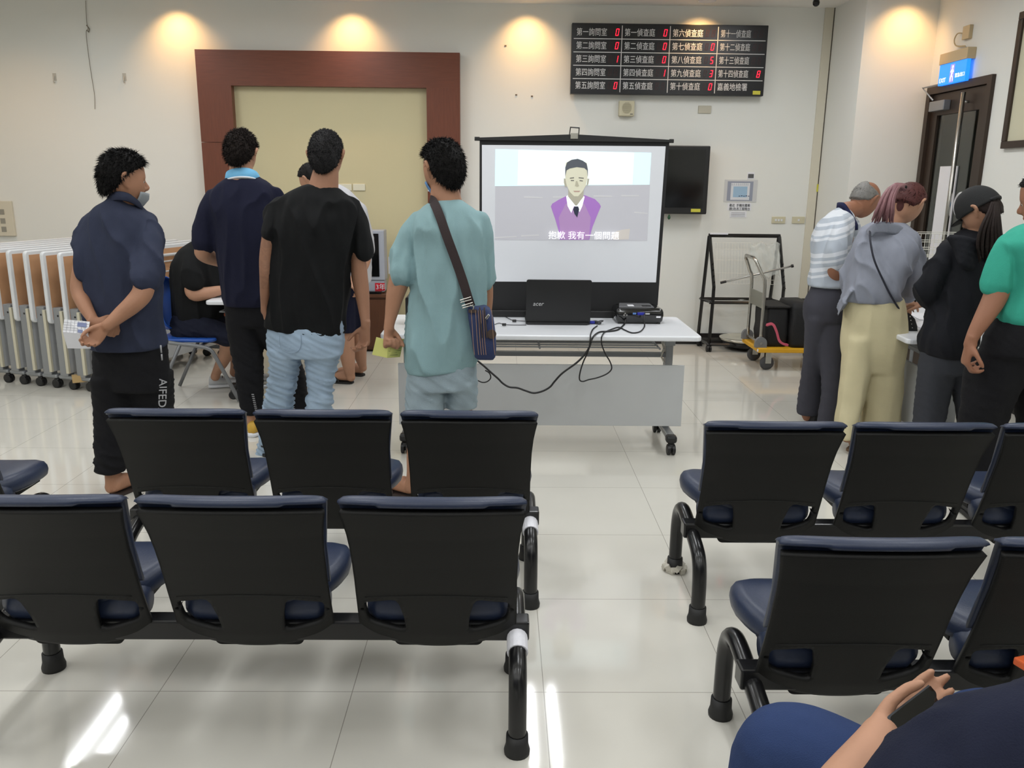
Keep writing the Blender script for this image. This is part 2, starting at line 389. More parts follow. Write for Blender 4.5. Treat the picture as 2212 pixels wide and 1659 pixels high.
p=pts[2]-pts[-1]; MB().tube([p+V((-.01,0,.03)),p+V((.012,0,.0)),p+V((.004,0,-.03)),p+V((-.012,0,-.012))],.005,7).build('knot',mat('wire_grey',(120,112,98),.6),t)
for px,py,lab in ((1115,205,'small dark screw plug left of its neighbour on the wall by the number board'),(1149,208,'small screw plug nearest the number board'),(1092,99,'tiny brown screw plug high on the wall left of the number board')):
    a=W(px,py,WALL); tag(MB().box((a.x,WALL-.003,a.z),(.018,.006,.012)).build('screw_plug',mat('plug_brown',(110,96,80),.6)),lab,'screw plug')
# electrical panel far left
a,b=W(-60,434,WALL-.03),W(33,510,WALL-.03)
t=thing('electrical_panel','cream wall box with small printed labels above the folded tables','wall box',((a.x+b.x)/2,WALL,b.z)); w=(b.x-a.x)/2; h=a.z-b.z
MB().bb((-w,-.03,0),(w,0,h)).build('case',mat('panel_cream',(216,208,188),.5),t,bevel=.004)
for zz,k in ((.62,0),(.36,1),(.12,2)):
    MB().bb((w-.12,-.033,h*zz),(w-.075,-.03,h*(zz+.15))).build('switch',mat('panel_grey',(150,146,134),.5),t)
# cctv on the ceiling
a=WZ(1763,8,CEIL-.05); t=thing('security_camera','small black round camera under the ceiling right of the number board','camera',(a.x,a.y,CEIL))
MB().lathe([(.001,0),(.035,0),(.035,-.02),(.001,-.02)],(0,0,0)).build('base',M_white,t,smooth=True)
MB().lathe([(.001,-.02),(.024,-.02),(.03,-.04),(.026,-.06),(.012,-.072),(.001,-.074)],(0,0,0)).build('lens_dome',M_dark,t,smooth=True)
# wall television behind the screen
TY=WALL-.14; a,b=W(1437,314,TY),W(1526,463,TY); tx1=b.x; tx0=tx1-1.02
t=thing('wall_television','black flat wall television half hidden behind the projection screen','television',((tx0+tx1)/2,WALL,b.z)); w=(tx1-tx0)/2; h=a.z-b.z
MB().bb((-w,-.14,0),(w,-.06,h)).build('bezel',M_black,t,bevel=.01)
MB().bb((-w+.035,-.143,.06),(w-.045,-.139,h-.035)).build('screen',M_dark,t)
MB().bb((-.2,-.06,h*.3),(.2,0,h*.7)).build('bracket',M_black,t)
MB().bb((w-.15,-.1425,.02),(w-.06,-.139,.05)).build('yellow_label',M_yel,t)
a2=W(1446,470,TY); MB().lathe([(.001,0),(.012,.01),(.014,.025),(.006,.045),(.001,.05)],(a2.x-(tx0+tx1)/2,-.12,-.055)).build('hanging_tag',mat('green_tag',(30,80,48),.5),t,smooth=True)

# ---------------------------------------------------------------- right wall: door, exit sign, frame, camera
t=thing('door_frame_unit','','x'); bpy.data.objects.remove(t)
fr=struct('door_1',MB().bb((XR-.03,DY0,0),(XR+.1,DY0+.06,DZ)).bb((XR-.03,DY1-.06,0),(XR+.1,DY1,DZ)).bb((XR-.03,DY0+.06,DZ-.06),(XR+.1,DY1-.06,DZ)),M_bronze)
y0,y1,zt=DY0+.065,DY1-.065,DZ-.065
lf=MB().bb((XR+.0,y0,.01),(XR+.045,y0+.10,zt)).bb((XR,y1-.1,.01),(XR+.045,y1,zt)).bb((XR,y0+.1,zt-.17),(XR+.045,y1-.1,zt)).bb((XR,y0+.1,.01),(XR+.045,y1-.1,.25)).build('door_leaf',M_bronze,fr)
glass=mat('door_glass',(200,210,205),.03,trans=1,spec=.5)
MB().bb((XR+.018,y0+.1,.25),(XR+.026,y1-.1,zt-.17)).build('glass_pane',glass,lf)
MB().tube([(XR-.05,y0+.27,zt-.03),(XR-.05,y0+.27,.5)],.018,12).cyl((XR-.05,y0+.27,zt-.1),(XR+.03,y0+.27,zt-.1),.01).cyl((XR-.05,y0+.27,.6),(XR+.03,y0+.27,.6),.01).build('pull_bar',M_steel,lf,smooth=True)
MB().bb((XR-.06,y1-.30,zt-.14),(XR,y1-.06,zt-.06)).build('door_closer',M_silver,lf,bevel=.006)
MB().tube([(XR-.05,y1-.1,zt-.05),(XR-.11,y1-.02,zt+.055),(XR-.02,y1-.22,zt+.075)],.008,8).build('closer_arm',M_silver,lf)
MB().bb((XR+.008,6.86,.95),(XR+.017,7.13,1.72)).build('paper_notice',M_paper,lf)
MB().lathe([(.001,0),(.10,0),(.10,-.004),(.001,-.004)],(XR+.017,y0+.22,1.42),axis='x').build('round_sticker',M_paper,lf)
MB().lathe([(.001,-.005),(.05,-.005),(.05,-.007),(.001,-.007)],(XR+.017,y0+.22,1.42),n=3,axis='x').build('sticker_emblem',mat('sticker_blue',(60,130,180),.5),lf)
# exit sign
t=thing('exit_sign','glowing blue emergency exit sign box above the bronze door','exit sign',(XR,7.0,2.38))
MB().bb((-.07,-.21,.14),(0,.21,.225)).build('housing',mat('housing_beige',(196,176,140),.5),t,bevel=.004)
MB().bb((-.06,-.205,-.02),(-.03,.205,.14)).build('light_panel',mat('exit_blue',(20,120,220),.4,emit=(25,120,235),es=1.3),t)
e=mat('exit_white',(235,235,255),.5,emit=(200,190,255),es=1.4)
f=lambda a,b,y:(y,-a,b)
g=MB()
g.prism([(-.032,-.012),(.032,-.012),(.032,.125),(-.032,.125)],-.0615,-.0605,f)
g.build('pictogram_ground',mat('exit_pale',(120,120,235),.5,emit=(130,120,240),es=1.2),t)
g=MB()
g.prism([(.012*math.cos(k*PI/5)+.005,.105+.012*math.sin(k*PI/5)) for k in range(10)],-.0625,-.0616,f)
for q in ([(-.008,.05),(.012,.05),(.014,.09),(-.004,.09)],[(-.004,.09),(-.026,.07),(-.022,.062),(-.002,.078)],[(.012,.088),(.028,.068),(.022,.062),(.01,.078)],[(-.008,.052),(-.022,.02),(-.016,-.004),(-.008,-.002),(-.01,.02),(.004,.05)],[(.0,.05),(.018,.03),(.026,.0),(.018,-.003),(.01,.024),(-.002,.04)]):
    g.prism(q,-.0625,-.0616,f)
g.build('running_figure',e,t)
text('EXIT',.05,(-.061,.19,.0),e,'lettering',t,rot=(PI/2,0,-PI/2)); text('緊急出口',.036,(-.061,-.05,.02),e,'lettering',t,rot=(PI/2,0,-PI/2))
t=thing('junction_box','small beige box with looped cable above the exit sign','junction box',(XR,6.93,2.68))
MB().bb((-.03,-.05,0),(0,.05,.1)).build('box',mat('housing_beige',(196,176,140),.5),t,bevel=.003)
MB().tube(spline([(-.02,.05,.05),(-.03,.12,.06),(-.03,.16,.02),(-.03,.12,-.03),(-.02,.0,-.05)]),.005,8).build('cable',mat('cable_beige',(190,170,130),.5),t,smooth=True)
# framed board on right wall
t=thing('framed_board','dark wood framed pale board on the right wall at the picture edge','frame',(XR,5.5,1.83))
g=MB()
g.bb((-.03,-.8,0),(0,.74,.05)).bb((-.03,-.8,.87),(0,.74,.92)).bb((-.03,.69,.05),(0,.74,.87)).bb((-.03,-.8,.05),(0,-.75,.87)); g.build('frame',M_bronze,t,bevel=.004)
MB().bb((-.012,-.75,.05),(0,.69,.87)).build('board',mat('board_cream',(210,206,180),.5),t)

# ---------------------------------------------------------------- beam seating
wz=[(.24,.212),(.31,.222),(.35,.222),(.5,.221),(.6,.223),(.66,.228),(.70,.234),(.745,.243),(.8,.245)]
def hw(z):
    return float(np.interp(z,[a for a,b in wz],[b for a,b in wz]))
def yb(z): # profile of the shell
    return float(np.interp(z,[.22,.25,.3,.36,.45,.55,.65,.745,.8],[.185,.165,.14,.118,.085,.052,.015,-.028,-.05]))
WIN=[(.203,.400),(.201,.412),(.192,.418),(.125,.434),(.112,.433),(.103,.422),(.092,.375),(.088,.330),(.094,.318),(.106,.316),(.18,.336),(.193,.345),(.199,.36)]
def bench_proto():
    t=thing('beam_bench','','bench')
    MB().bb((-.79,.14,.265),(.79,.20,.325)).build('beam',M_tube,t,bevel=.006)
    for s in (-1,1):
        x=s*.755
        P=spline([(x,.41,.02),(x,.41,.12),(x,.405,.22),(x,.375,.285),(x,.31,.31),(x,.20,.29),(x,.07,.258),(x,.02,.22),(x,0,.14),(x,0,.02)],5)
        lg=MB().tube(P,.026,14).build('leg',M_tube,t,smooth=True)
        for y in (0,.41): MB().lathe([(.001,0),(.036,0),(.037,.012),(.032,.03),(.031,.06),(.001,.06)],(x,y,0),20).build('foot_cap',M_rub,lg,smooth=True)
    # chair shell (grid with two cut outs)
    nu,nv=56,64
    def zb(u): return .306-.052*(1-min(1,abs(u))**2.2)+(0.0 if abs(u)<.6 else 0)
    def ztop(u): return .742-.012*abs(u)**3
    g2=[]; idx={}
    P2=[]
    def nearest(poly,x,z):
        best=None
        for i in range(len(poly)):
            a=poly[i]; b=poly[(i+1)%len(poly)]; dx,dz=b[0]-a[0],b[1]-a[1]
            tt=max(0,min(1,((x-a[0])*dx+(z-a[1])*dz)/(dx*dx+dz*dz))); qx,qz=a[0]+dx*tt,a[1]+dz*tt
            d=math.hypot(x-qx,z-qz)
            if best is None or d<best[0]: best=(d,qx,qz)
        return best
    def inside(poly,x,z):
        c=False
        for i in range(len(poly)):
            a=poly[i]; b=poly[(i+1)%len(poly)]
            if (a[1]>z)!=(b[1]>z) and x<(b[0]-a[0])*(z-a[1])/(b[1]-a[1])+a[0]: c=not c
        return c
    pos=[]
    for j in range(nv+1):
        for i in range(nu+1):
            u=-1+2*i/nu; v=j/nv; z=zb(u)+(ztop(u)-zb(u))*v; x=u*hw(z)
            d=nearest(WIN,abs(x),z)
            if d[0]<.0046: x=math.copysign(d[1],x); z=d[2]
            pos.append((x,z))
    def sh(x,z,off=0): return (x,yb(z)+.03*(abs(x)/.23)**2.5-.0+off,z)
    fs=[]
    for j in range(nv):
        for i in range(nu):
            q=[j*(nu+1)+i,j*(nu+1)+i+1,(j+1)*(nu+1)+i+1,(j+1)*(nu+1)+i]
            cx=sum(pos[k][0] for k in q)/4; cz=sum(pos[k][1] for k in q)/4
            if not inside(WIN,abs(cx),cz): fs.append(q)
    me=bpy.data.meshes.new('backrest'); me.from_pydata([sh(*p) for p in pos],[],fs); me.update()
    bm=bmesh.new(); bm.from_mesh(me); bmesh.ops.delete(bm,geom=[v for v in bm.verts if not v.link_faces],context='VERTS')
    bmesh.ops.recalc_face_normals(bm,faces=bm.faces)
    if sum(f.normal.y for f in bm.faces)<0: bmesh.ops.reverse_faces(bm,faces=bm.faces)
    bm.to_mesh(me); bm.free(); me.materials.append(M_shell); shade(me)
    # closed top cushion
    def cushion():
        m=MB(); n=40; rows=[]
        zs=[.475,.485,.50,.54,.59,.64,.69,.725,.748]
        rings=[]
        # cross sections from left to right, each a closed loop in (y,z)
        for i in range(n+1):
            u=-1+2*i/n; e=max(0,1-abs(u)**10)**.4*.65+.35
            ring=[]
            prof=[]
            for z in zs: prof.append((0,z))           # rear face, against shell
            th=.045*e
            top=.762-.010*abs(u)**3
            for k in range(9):
                a=PI*k/8; prof.append((th/2-math.cos(a)*(th/2+.007)-.0, top-.010+math.sin(a)*.022*(.4+.6*e)))
            for z in reversed(zs): prof.append((th,z))
            for k in range(1,4):
                a=PI*k/4; prof.append((th/2+math.cos(a)*th/2,.475-math.sin(a)*.012))
            for dy,z in prof:
                zz=min(z,.79); x=u*(hw(min(zz,.745))+.004)
                if z>.75: dy-=.012
                b=sh(x,zz); ring.append((x,b[1]+.004+dy,zz))
            rings.append(ring)
        m.loft(rings); return m
    def seat():
        rings=[]; n=44
        def out(k,s=1):
            a=2*PI*k/n; c,sn=math.cos(a),math.sin(a)
            x=math.copysign(abs(c)**.55,c); y=math.copysign(abs(sn)**.62,sn)
            yy=.318+y*.182*s; wdt=.240-.03*max(0,-y) 
            return x*wdt*s,yy
        def dome(x,y): return -.010*((y-.28)/.22)**2*(1 if y>.28 else 2.0)+.006*(abs(x)/.24)**2-.022*max(0,(y-.39)/.1)**2
        lev=[(.3,.372,0),(.9,.372,0),(.985,.384,.2),(1.0,.402,.6),(.99,.42,.9),(.95,.436,1),(.85,.444,1),(.6,.446,1),(.3,.446,1),(.05,.446,1)]
        for s,z,dm in lev:
            ring=[]
            for k in range(n):
                x,y=out(k,s); ring.append((x,y,z+dome(x,y)*dm))
            rings.append(ring)
        q=MB().loft(rings); rr=[]
        for k in range(15):
            x=-.205+.41*k/14; e=1 if 0<k<14 else .6
            rr.append([(x,.190+.052*e*math.cos(t),.368+.060*e*math.sin(t)) for t in [2*PI*i/16 for i in range(16)]])
        q.loft(rr); return q
    cme=cushion().mesh('back_cushion'); cme.materials.append(M_navy); shade(cme)
    sme=seat().mesh('seat'); sme.materials.append(M_navy); shade(sme)
    pan=MB().prism(rrect(-.13,.13,.238,.285,.02),.165,.25)
    pan.bb((-.19,.25,.350),(.19,.42,.374)).bb((-.1,.2,.30),(.1,.28,.355))
    rib=MB().tube([(sh(xx,.428+.020*(1-(xx/.205)**2))[0],sh(xx,.428+.020*(1-(xx/.205)**2))[1]-.0195,.428+.020*(1-(xx/.205)**2)) for xx in [(-.2+.4*q/24) for q in range(25)]],.0022,6).mesh('moulded_rib'); rib.materials.append(M_shell); shade(rib)
    pme=pan.mesh('seat_pan'); pme.materials.append(M_shell)
    for k in (-1,0,1):
        x=k*.525
        def ob(name,me,par,loc):
            o=bpy.data.objects.new(name,me); C.objects.link(o); o.parent=par; o.location=loc; return o
        b=ob('backrest',me,t,(x,0,0)); ob('moulded_rib',rib,b,(0,0,0)); md=b.modifiers.new('thick','SOLIDIFY'); md.thickness=.018; md.offset=-1
        ob('back_cushion',cme,b,(0,0,0))
        s=ob('seat',sme,t,(x,0,0)); ob('seat_pan',pme,s,(0,0,0))
    return t
bp0=bench_proto()
BENCH=[((-.70,2.04),'three-seat navy bench, nearest complete row of backs on the left'),((-.635,2.875),'three-seat navy bench just behind the men watching, second row back on the left'),
((-.63,.97),'three-seat navy bench whose seat fronts line the bottom edge of the picture'),((-2.60,2.83),'navy bench at the far left edge with only a seat showing'),
((1.485,2.765),'three-seat navy bench on the right, right behind the people at the desk'),((1.43,1.80),'three-seat navy bench on the right, in front of the seated person in jeans'),((1.45,.80),'navy bench on the right under the seated person in jeans')]
for i,((bx,by),lab) in enumerate(BENCH):
    t=bp0 if i==0 else dup(bp0)
    t.location=(bx,by,0); t['label']=lab; t['group']='beam benches with navy cushions'
M_tape=mat('white_tape',(222,222,228),.6,bump=.4,bs=200)
for bx,by in (BENCH[0][0],BENCH[1][0]):
    tp=MB().tube([(bx+.755,by+.085,.262),(bx+.755,by+.15,.278)],.0305,16).build('tape_wrap',M_tape,None)
    tag(tp,'white tape wrapped round the bench leg on the %s row beside the aisle'%('nearest left' if by<2.5 else 'second left'),'tape')
mb=MB(); 
for k in range(14):
    a=k*2*PI/14; mb.box((BENCH[4][0][0]-.755+.033*math.cos(a),BENCH[4][0][1]+.41+.033*math.sin(a),.012+.006*(k%3)),(.035,.02,.02),Matrix.Rotation(a+.5*k,3,'Z')@Matrix.Rotation(.5*(k%3),3,'X'))
tag(mb.build('crumpled_tape',mat('dirty_tape',(190,185,172),.7)),'crumpled pale tape round the front foot of the right bench by the aisle','tape')
a=WZ(2195,1432,.46)
tag(MB().box((a.x+.03,a.y,.462),(.06,.035,.02),Matrix.Rotation(.3,3,'Z')).build('orange_packet',mat('orange_plastic',(238,110,60),.5),bevel=.004),'small orange packet lying on a seat at the right edge','packet')

# ---------------------------------------------------------------- flip-top tables
M_tsilver=mat('table_leg_grey',(148,150,152),.4,metal=.3)
M_brownrim=mat('white_rim',(222,224,226),.35)
def caster(mb,x,y,top=.1,r=.032):
    mb.lathe([(.001,-.011),(r*.8,-.011),(r,-.008),(r,.008),(r*.8,.011),(.001,.011)],(x-.014,y,r),14,'x')
    mb.lathe([(.001,-.011),(r*.8,-.011),(r,-.008),(r,.008),(r*.8,.011),(.001,.011)],(x+.014,y,r),14,'x')
    mb.lathe([(.001,r*.6),(.012,r*.6),(.026,r*1.5),(.02,r*2.1),(.001,r*2.1)],(x,y,0),12)
def flip_table(name,label,L,D,loc,rz,panel=True,pset=.18,group=None):
    t=thing(name,label,'table',loc,rz,group)
    h=L/2; pr=rrect(-h,h,-D/2,D/2,.03,4)
    MB().prism(pr,.703,.733,lambda a,b,y:(a,b,y)).build('table_top',M_white,t,bevel=.009,seg=3)
    for s in (-1,1):
        x=s*(h-.115)
        lg=MB().bb((x-.022,-.035,.10),(x+.022,.035,.66)).bb((x-.03,-.05,.62),(x+.03,.10,.69)).build('leg',M_tsilver,t,bevel=.004)
        MB().bb((x-.028,-D/2+.13,.085),(x+.028,D/2-.13,.115)).build('foot_rail',M_silver,lg,bevel=.012)
        MB().bb((x-.032,-D/2+.10,.072),(x+.032,-D/2+.16,.118)).bb((x-.032,D/2-.16,.072),(x+.032,D/2-.10,.118)).build('end_caps',M_black,lg,bevel=.014)
        for y in (-D/2+.12,D/2-.12):
            c=MB(); caster(c,x,y); c.build('caster',M_black,lg,smooth=False)
        MB().tube([(x-s*.035,-.02,.68),(x-s*.05,-.05,.64),(x-s*.035,-.03,.60),(x-s*.055,-.06,.56),(x-s*.03,-.03,.52)],.006,8).build('folding_latch',M_steel,lg)
    MB().bb((-h+.12,-.02,.545),(h-.12,.02,.57)).build('cross_bar',M_tsilver,t)
    g=MB()
    for k in range(7): g.cyl((-h+.2,-.16+.07*k,.63-.0*k),(h-.2,-.16+.07*k,.63),.005,8)
    for x in (-h+.2,0,h-.2): g.cyl((x,-.17,.625),(x,.27,.625),.006,8)
    g.build('wire_shelf',M_tsilver,t)
    if panel: MB().bb((-h+.075,-D/2+pset,.157),(h-.05,-D/2+pset+.016,.527)).build('modesty_panel',M_grey,t,bevel=.002)
    return t
flip_table('folding_table','long white folding table with grey front panel carrying the laptop and projector',1.80,.70,(.228,4.92,0),0)
flip_table('folding_table','white folding table on the left where a seated person in black writes',1.8,.6,(-1.76,6.69,0),PI/2)
flip_table('folding_table','white folding table on the right with people bending over papers',1.8,.66,(2.66,5.42,0),-PI/2+.0-.07)

# nested folded tables against the left wall
ang=math.atan2(.954,.3)
def folded(label):
    t=thing('folded_table',label,'table')
    L=1.5
    # board, vertical
    MB().prism(rrect(-L/2,L/2,.50,1.03,.03),.0,.030).build('table_top',M_brownrim,t,bevel=.008)
    for z in (.78,.70,.62): pass
    MB().bb((-L/2+.03,-.002,.53),(L/2-.03,.0,1.0)).build('underside',M_brownboard,t,label='brown underside of the board')
    g=MB()
    for z in (.90,.82,.74,.66): g.cyl((-L/2+.25,-.03,z),(L/2-.12,-.03,z),.006,8)
    g.cyl((-L/2+.2,-.03,.95),(L/2-.1,-.03,.95),.012,8)
    g.build('wire_shelf',mat('wire_white',(200,200,200),.4),t)
    for s in (-1,1):
        x=s*(L/2-.06)
        lg=MB().bb((x-.03,-.075,.10),(x+.03,.0,.62)).build('leg',M_tsilver,t,bevel=.006)
        MB().bb((x-.028,-.12,.075),(x+.028,.025,.108)).build('foot_rail',M_silver,lg,bevel=.014)
        MB().lathe([(.001,0),(.008,0),(.008,.004),(.001,.004)],(x-s*0-.031,-.045,.56),axis='x',n=10).build('bolt',M_black,lg)
        for y in (-.095,):
            c=MB(); caster(c,x,y,r=.034); c.build('caster',M_black,lg)
    MB().bb((-L/2+.03,-.10,.13),(L/2-.02,-.082,.60)).build('modesty_panel',M_grey,t); MB().bb((-L/2+.012,-.103,.13),(-L/2+.03,-.079,.60)).build('panel_edge',mat('panel_cream_edge',(206,200,178),.5),t)
    return t
fp=None
NT=9
for k in range(NT):
    fp_=folded('') if fp is None else dup(fp)
    if fp is None: fp=fp_
    n0=V((-3.02-.152*k,6.02+.052*k,0))
    c=n0+V((math.cos(ang),math.sin(ang),0))*.75
    fp_.location=c; fp_.rotation_euler=(0,0,ang)
    fp_['label']='folded brown-backed white table, '+('frontmost of the nested row, nearest the man with hands behind him' if k==0 else ['second','third','fourth','fifth','sixth','seventh','eighth','rearmost, half cut by the left picture edge'][k-1]+(' back in the nested row on the left' if k<NT-1 else ' in the nested row'))
    fp_['group']='folded tables nested by the left wall'
# carton scrap between the casters, tape on a foot
a=WZ(172,818,.09); tag(MB().box((a.x,a.y,.093),(.10,.07,.05),Matrix.Rotation(.5,3,'Z')).build('cardboard_scrap',mat('cardboard',(190,160,110),.8)),'tan cardboard scrap wrapped on a folded table foot behind the left man','cardboard')

# ---------------------------------------------------------------- projection screen on the table
SY=5.22
def sp(px,py,d=0): v=W(px,py,SY); return (v.x,v.z)
t=thing('projection_screen','black framed pull-up projection screen showing a young man in a purple vest','projection screen',(W(1240,690,SY).x,SY,.733))
ox,oz=t.location.x,.733
def SPR(name,pts,m,layer,parent=t,th=.0006,label=None):
    y=SY-.004-layer*.0012
    q=[]
    for p in pts:
        v=W(p[0],p[1],y); q.append((v.x-ox,v.z-oz))
    return MB().prism(q,y-SY,y-SY+th).build(name,m,parent,label=label)
M_sfab=mat('screen_white',(214,216,220),.7,emit=(200,205,215),es=.14)  # fabric emits faintly, standing in for projector light falling on it
tl,tr,brr=W(1036,300,SY),W(1446,305,SY),W(1420,700,SY)
xl0=W(1036,300,SY).x-ox; xr0=W(1446,306,SY).x-ox; 
MB().bb((xl0,0,.05),(xr0-.035,.004,W(1240,303,SY).z-oz)).build('black_border',M_black,t) if False else None
zt=W(1240,303,SY).z-oz
MB().prism([(xl0,zt-.0),(xr0,zt),(xr0-.02,.04),(xl0+.0,.04)],-.002,.002).build('black_border',mat('screen_black_border',(24,24,26),.7),t)
SPR('white_surface',[(1041,313),(1438,316),(1417,610),(1041,608)],M_sfab,0)
bar=MB(); za=W(1240,290,SY).z-oz
bar.prism([(xl0-.025,zt-.006),(xl0-.025,zt+.008),(W(1240,290,SY).x-ox,zt+.034),(xr0+.02,zt+.008),(xr0+.02,zt-.006)],-.015,.015)
bar.cyl((xl0-.03,0,zt+.002),(xl0+.0,0,zt+.002),.012,10).cyl((xr0,0,zt+.002),(xr0+.025,0,zt+.002),.012,10)
bar.build('top_bar',M_black,t)
hx=W(1240,290,SY).x-ox
MB().tube([(hx-.028,0,zt+.03),(hx-.022,0,zt+.075),(hx+.03,0,zt+.072),(hx+.028,0,zt+.03)],.005,8,closed=True).build('carry_handle',M_black,t)
MB().bb((hx-.022,-.022,zt+.008),(hx+.022,-.01,zt+.04)).build('handle_clip',M_steel,t)
MB().bb((xl0-.03,-.03,0),(xr0-.01,.03,.045)).build('base_case',M_black,t,bevel=.006)
MB().tube([(-.3,.02,.03),(.3,.03,zt*.5),(-.25,.02,zt-.02)],.008,8).build('scissor_support',M_black,t)
def em(name,col,es=.55): return mat(name,tuple(c*.86 for c in col),.8,emit=col,es=es*.62,spec=.1)  # projected picture colours: projector light put in as weak emission
SPR('image_ground',[(1070,402),(1404,399),(1398,520),(1069,518)],em('image_grey',(212,212,219),.34),1)
SPR('bright_window',[(1070,322),(1407,330),(1403,399),(1069,402)],em('image_cyan_white',(214,240,246),.95),1,label='bright pale cyan band')
SPR('window_glow',[(1120,324),(1370,330),(1366,398),(1118,400)],em('image_bright',(232,248,250),1.15),1.6)
g=[]
for (a,b,c,d) in ((1132,424,1172,426),(1194,424,1225,425),(1282,422,1322,423),(1342,421,1380,422),(1370,457,1399,460),(1069,512,1116,510),(1126,508,1164,507)):
    SPR('light_streak',[(a,b),(c,d),(c,d+2),(a,b+3)],em('image_streak',(214,214,216),.5),1.7)
SPR('hand_shape',[(1321,510),(1330,500),(1345,496),(1361,494),(1358,517),(1325,518)],em('image_hand',(214,208,202),.5),1.7)
pt=bpy.data.objects.new('projected_person',None); C.objects.link(pt); pt.parent=t
vest=[(1193,440),(1206,432),(1222,424),(1264,422),(1285,430),(1295,440),(1298,446),(1288,470),(1280,490),(1277,500),(1273,518),(1209,518),(1207,500),(1200,475),(1193,455),(1190,446)]
SPR('vest',vest,em('image_purple',(176,128,204),.5),2,pt,label='purple vest')
SPR('vest_shade',[(1222,440),(1262,440),(1276,470),(1272,517),(1212,517),(1207,470)],em('image_purple2',(186,150,198),.48),2.5,pt)
SPR('shirt_collar',[(1223,424),(1228,421),(1258,422),(1263,425),(1258,445),(1252,458),(1246,450),(1240,445),(1234,460),(1226,445)],em('image_white',(238,242,246),1.0),3,pt)
SPR('tie',[(1241,446),(1249,446),(1251,452),(1247,470),(1241,462),(1238,452)],em('image_tie',(70,74,92),.2),3.6,pt)
SPR('neck',[(1228,405),(1261,405),(1260,425),(1246,444),(1243,444),(1227,424)],em('image_skin2',(188,184,166),.45),4,pt)
face=[(1221,365),(1222,352),(1232,346),(1256,346),(1268,352),(1270,366),(1269,385),(1266,400),(1258,414),(1249,424),(1240,424),(1231,415),(1224,400),(1221,385)]
SPR('face',face,em('image_skin',(214,212,190),.7),5,pt)
SPR('ear',[(1218,385),(1222,386),(1225,402),(1221,404),(1218,395)],em('image_skin2',(188,184,166),.45),4.5,pt); SPR('ear',[(1269,386),(1273,386),(1271,398),(1267,402)],em('image_skin2',(188,184,166),.45),4.5,pt)
SPR('hair',[(1221,382),(1221,362),(1225,351),(1235,345),(1248,343),(1259,347),(1267,353),(1270,366),(1270,384),(1268,368),(1262,363),(1246,361),(1231,364),(1224,368)],em('image_hair',(104,108,116),.3),6,pt)
for pts,nm in (([(1231,384),(1240,383),(1240,385),(1231,386)],'eyebrow'),([(1250,383),(1261,384),(1261,386),(1250,385)],'eyebrow'),([(1233,389),(1240,389),(1240,391),(1233,391)],'eye'),([(1252,389),(1259,390),(1259,392),(1252,391)],'eye')):
    SPR(nm,pts,em('image_dark',(120,118,112),.3),6,pt)
SPR('nose',[(1244,391),(1247,391),(1251,402),(1247,404),(1242,402)],em('image_nose',(192,188,166),.47),6,pt)
SPR('mouth',[(1238,412),(1254,412),(1251,415),(1241,415)],em('image_lip',(196,168,154),.42),6,pt)
v=W(1184,516,SY-.02); text('抱歉 我有一個問題',.052,(v.x-ox,-.02,v.z-oz+.004),em('image_text',(250,250,252),1.2),'subtitle',t,sx=1.02)

# ---------------------------------------------------------------- laptop, projector, cables
lx0,lx1=.150,.535; LY=4.93
t=thing('laptop','open black laptop seen from behind on the white table','laptop',((lx0+lx1)/2,LY,.733)); w=(lx1-lx0)/2
R=Matrix.Rotation(math.radians(7),3,'X')
lid=MB(); pr=rrect(-w,w,0,.262,.012,3); vs=[]
lid.prism(pr,-.006,.006); lid.v=[tuple(R@V(v)+V((0,0,.012))) for v in lid.v]; lid=lid.build('lid',M_black,t,bevel=.002)
MB().prism(rrect(-w,w,0,.24,.012,3),.002,.02,lambda a,b,y:(a,b,y)).build('keyboard_base',M_black,t)
MB().prism([(-w+.012,-.004),(w-.02,-.004),(w-.008,.016),(-w+.0,.016)],-.018,.006,lambda a,b,y:(a,y,b)).build('hinge_edge',mat('glossy_black_edge',(14,14,16),.15),t)
v=W(1151,660,LY-.02); text('acer',.036,(v.x-(lx0+lx1)/2,-.024,v.z-.733),mat('logo_silver',(200,200,200),.3),'logo',t,shear=.2,rot=(PI/2+math.radians(7),0,0),bold=.0)
# black case at the far left end of the table
tag(MB().prism(rrect(-.56,-.36,.735,.90,.012),4.86,5.02).build('black_case',M_black,bevel=.004),'black case on the white table half hidden by the man in teal','case')
px0,px1=.693,.985; PY=4.97
t=thing('projector','glossy black projector with grey top and blue plug on the white table','projector',((px0+px1)/2,PY,.733)); w=(px1-px0)/2
b=MB(); rings=[]
for z,s,o in ((.006,.90,.0),(.02,.97,0),(.05,1,0),(.072,.995,0),(.088,.95,.004),(.094,.86,.01)):
    rings.append([V((a*s,.105+(bb)*s,z+ (.006*(1-(a/w)**2) if z>.08 else 0))) for a,bb in rrect(-w,w,-.105,.105,.02,4)])
b.loft(rings).build('body',mat('piano_black',(14,14,15),.14,coat=.5),t,smooth=True)
MB().prism([(-w*.86,.02),(w*.60,.02),(w*.60,.185),(-w*.7,.19)],.0955,.1025,lambda a,b,y:(a,b,y)).build('top_cover',mat('projector_grey',(112,112,114),.25),t,bevel=.002)
MB().bb((-w*.45,.05,.1026),(-w*.2,.10,.104)).build('paper_label',M_paper,t)
MB().bb((.02,.04,.1026),(w*.5,.08,.1045)).build('top_buttons',M_black,t)
for x in (-.8,.8): MB().cyl((w*x,.02,0),(w*x,.02,.012),.012,10).build('foot',M_rub,t)
for x,z,nm,m in ((-.62,.066,'audio_jack',M_steel),(-.55,.056,'audio_jack',M_steel),(-.66,.056,'audio_jack',M_steel)): MB().lathe([(.001,0),(.005,0),(.005,-.006),(.001,-.006)],(w*x,0,z),10,'y').build(nm,m,t)
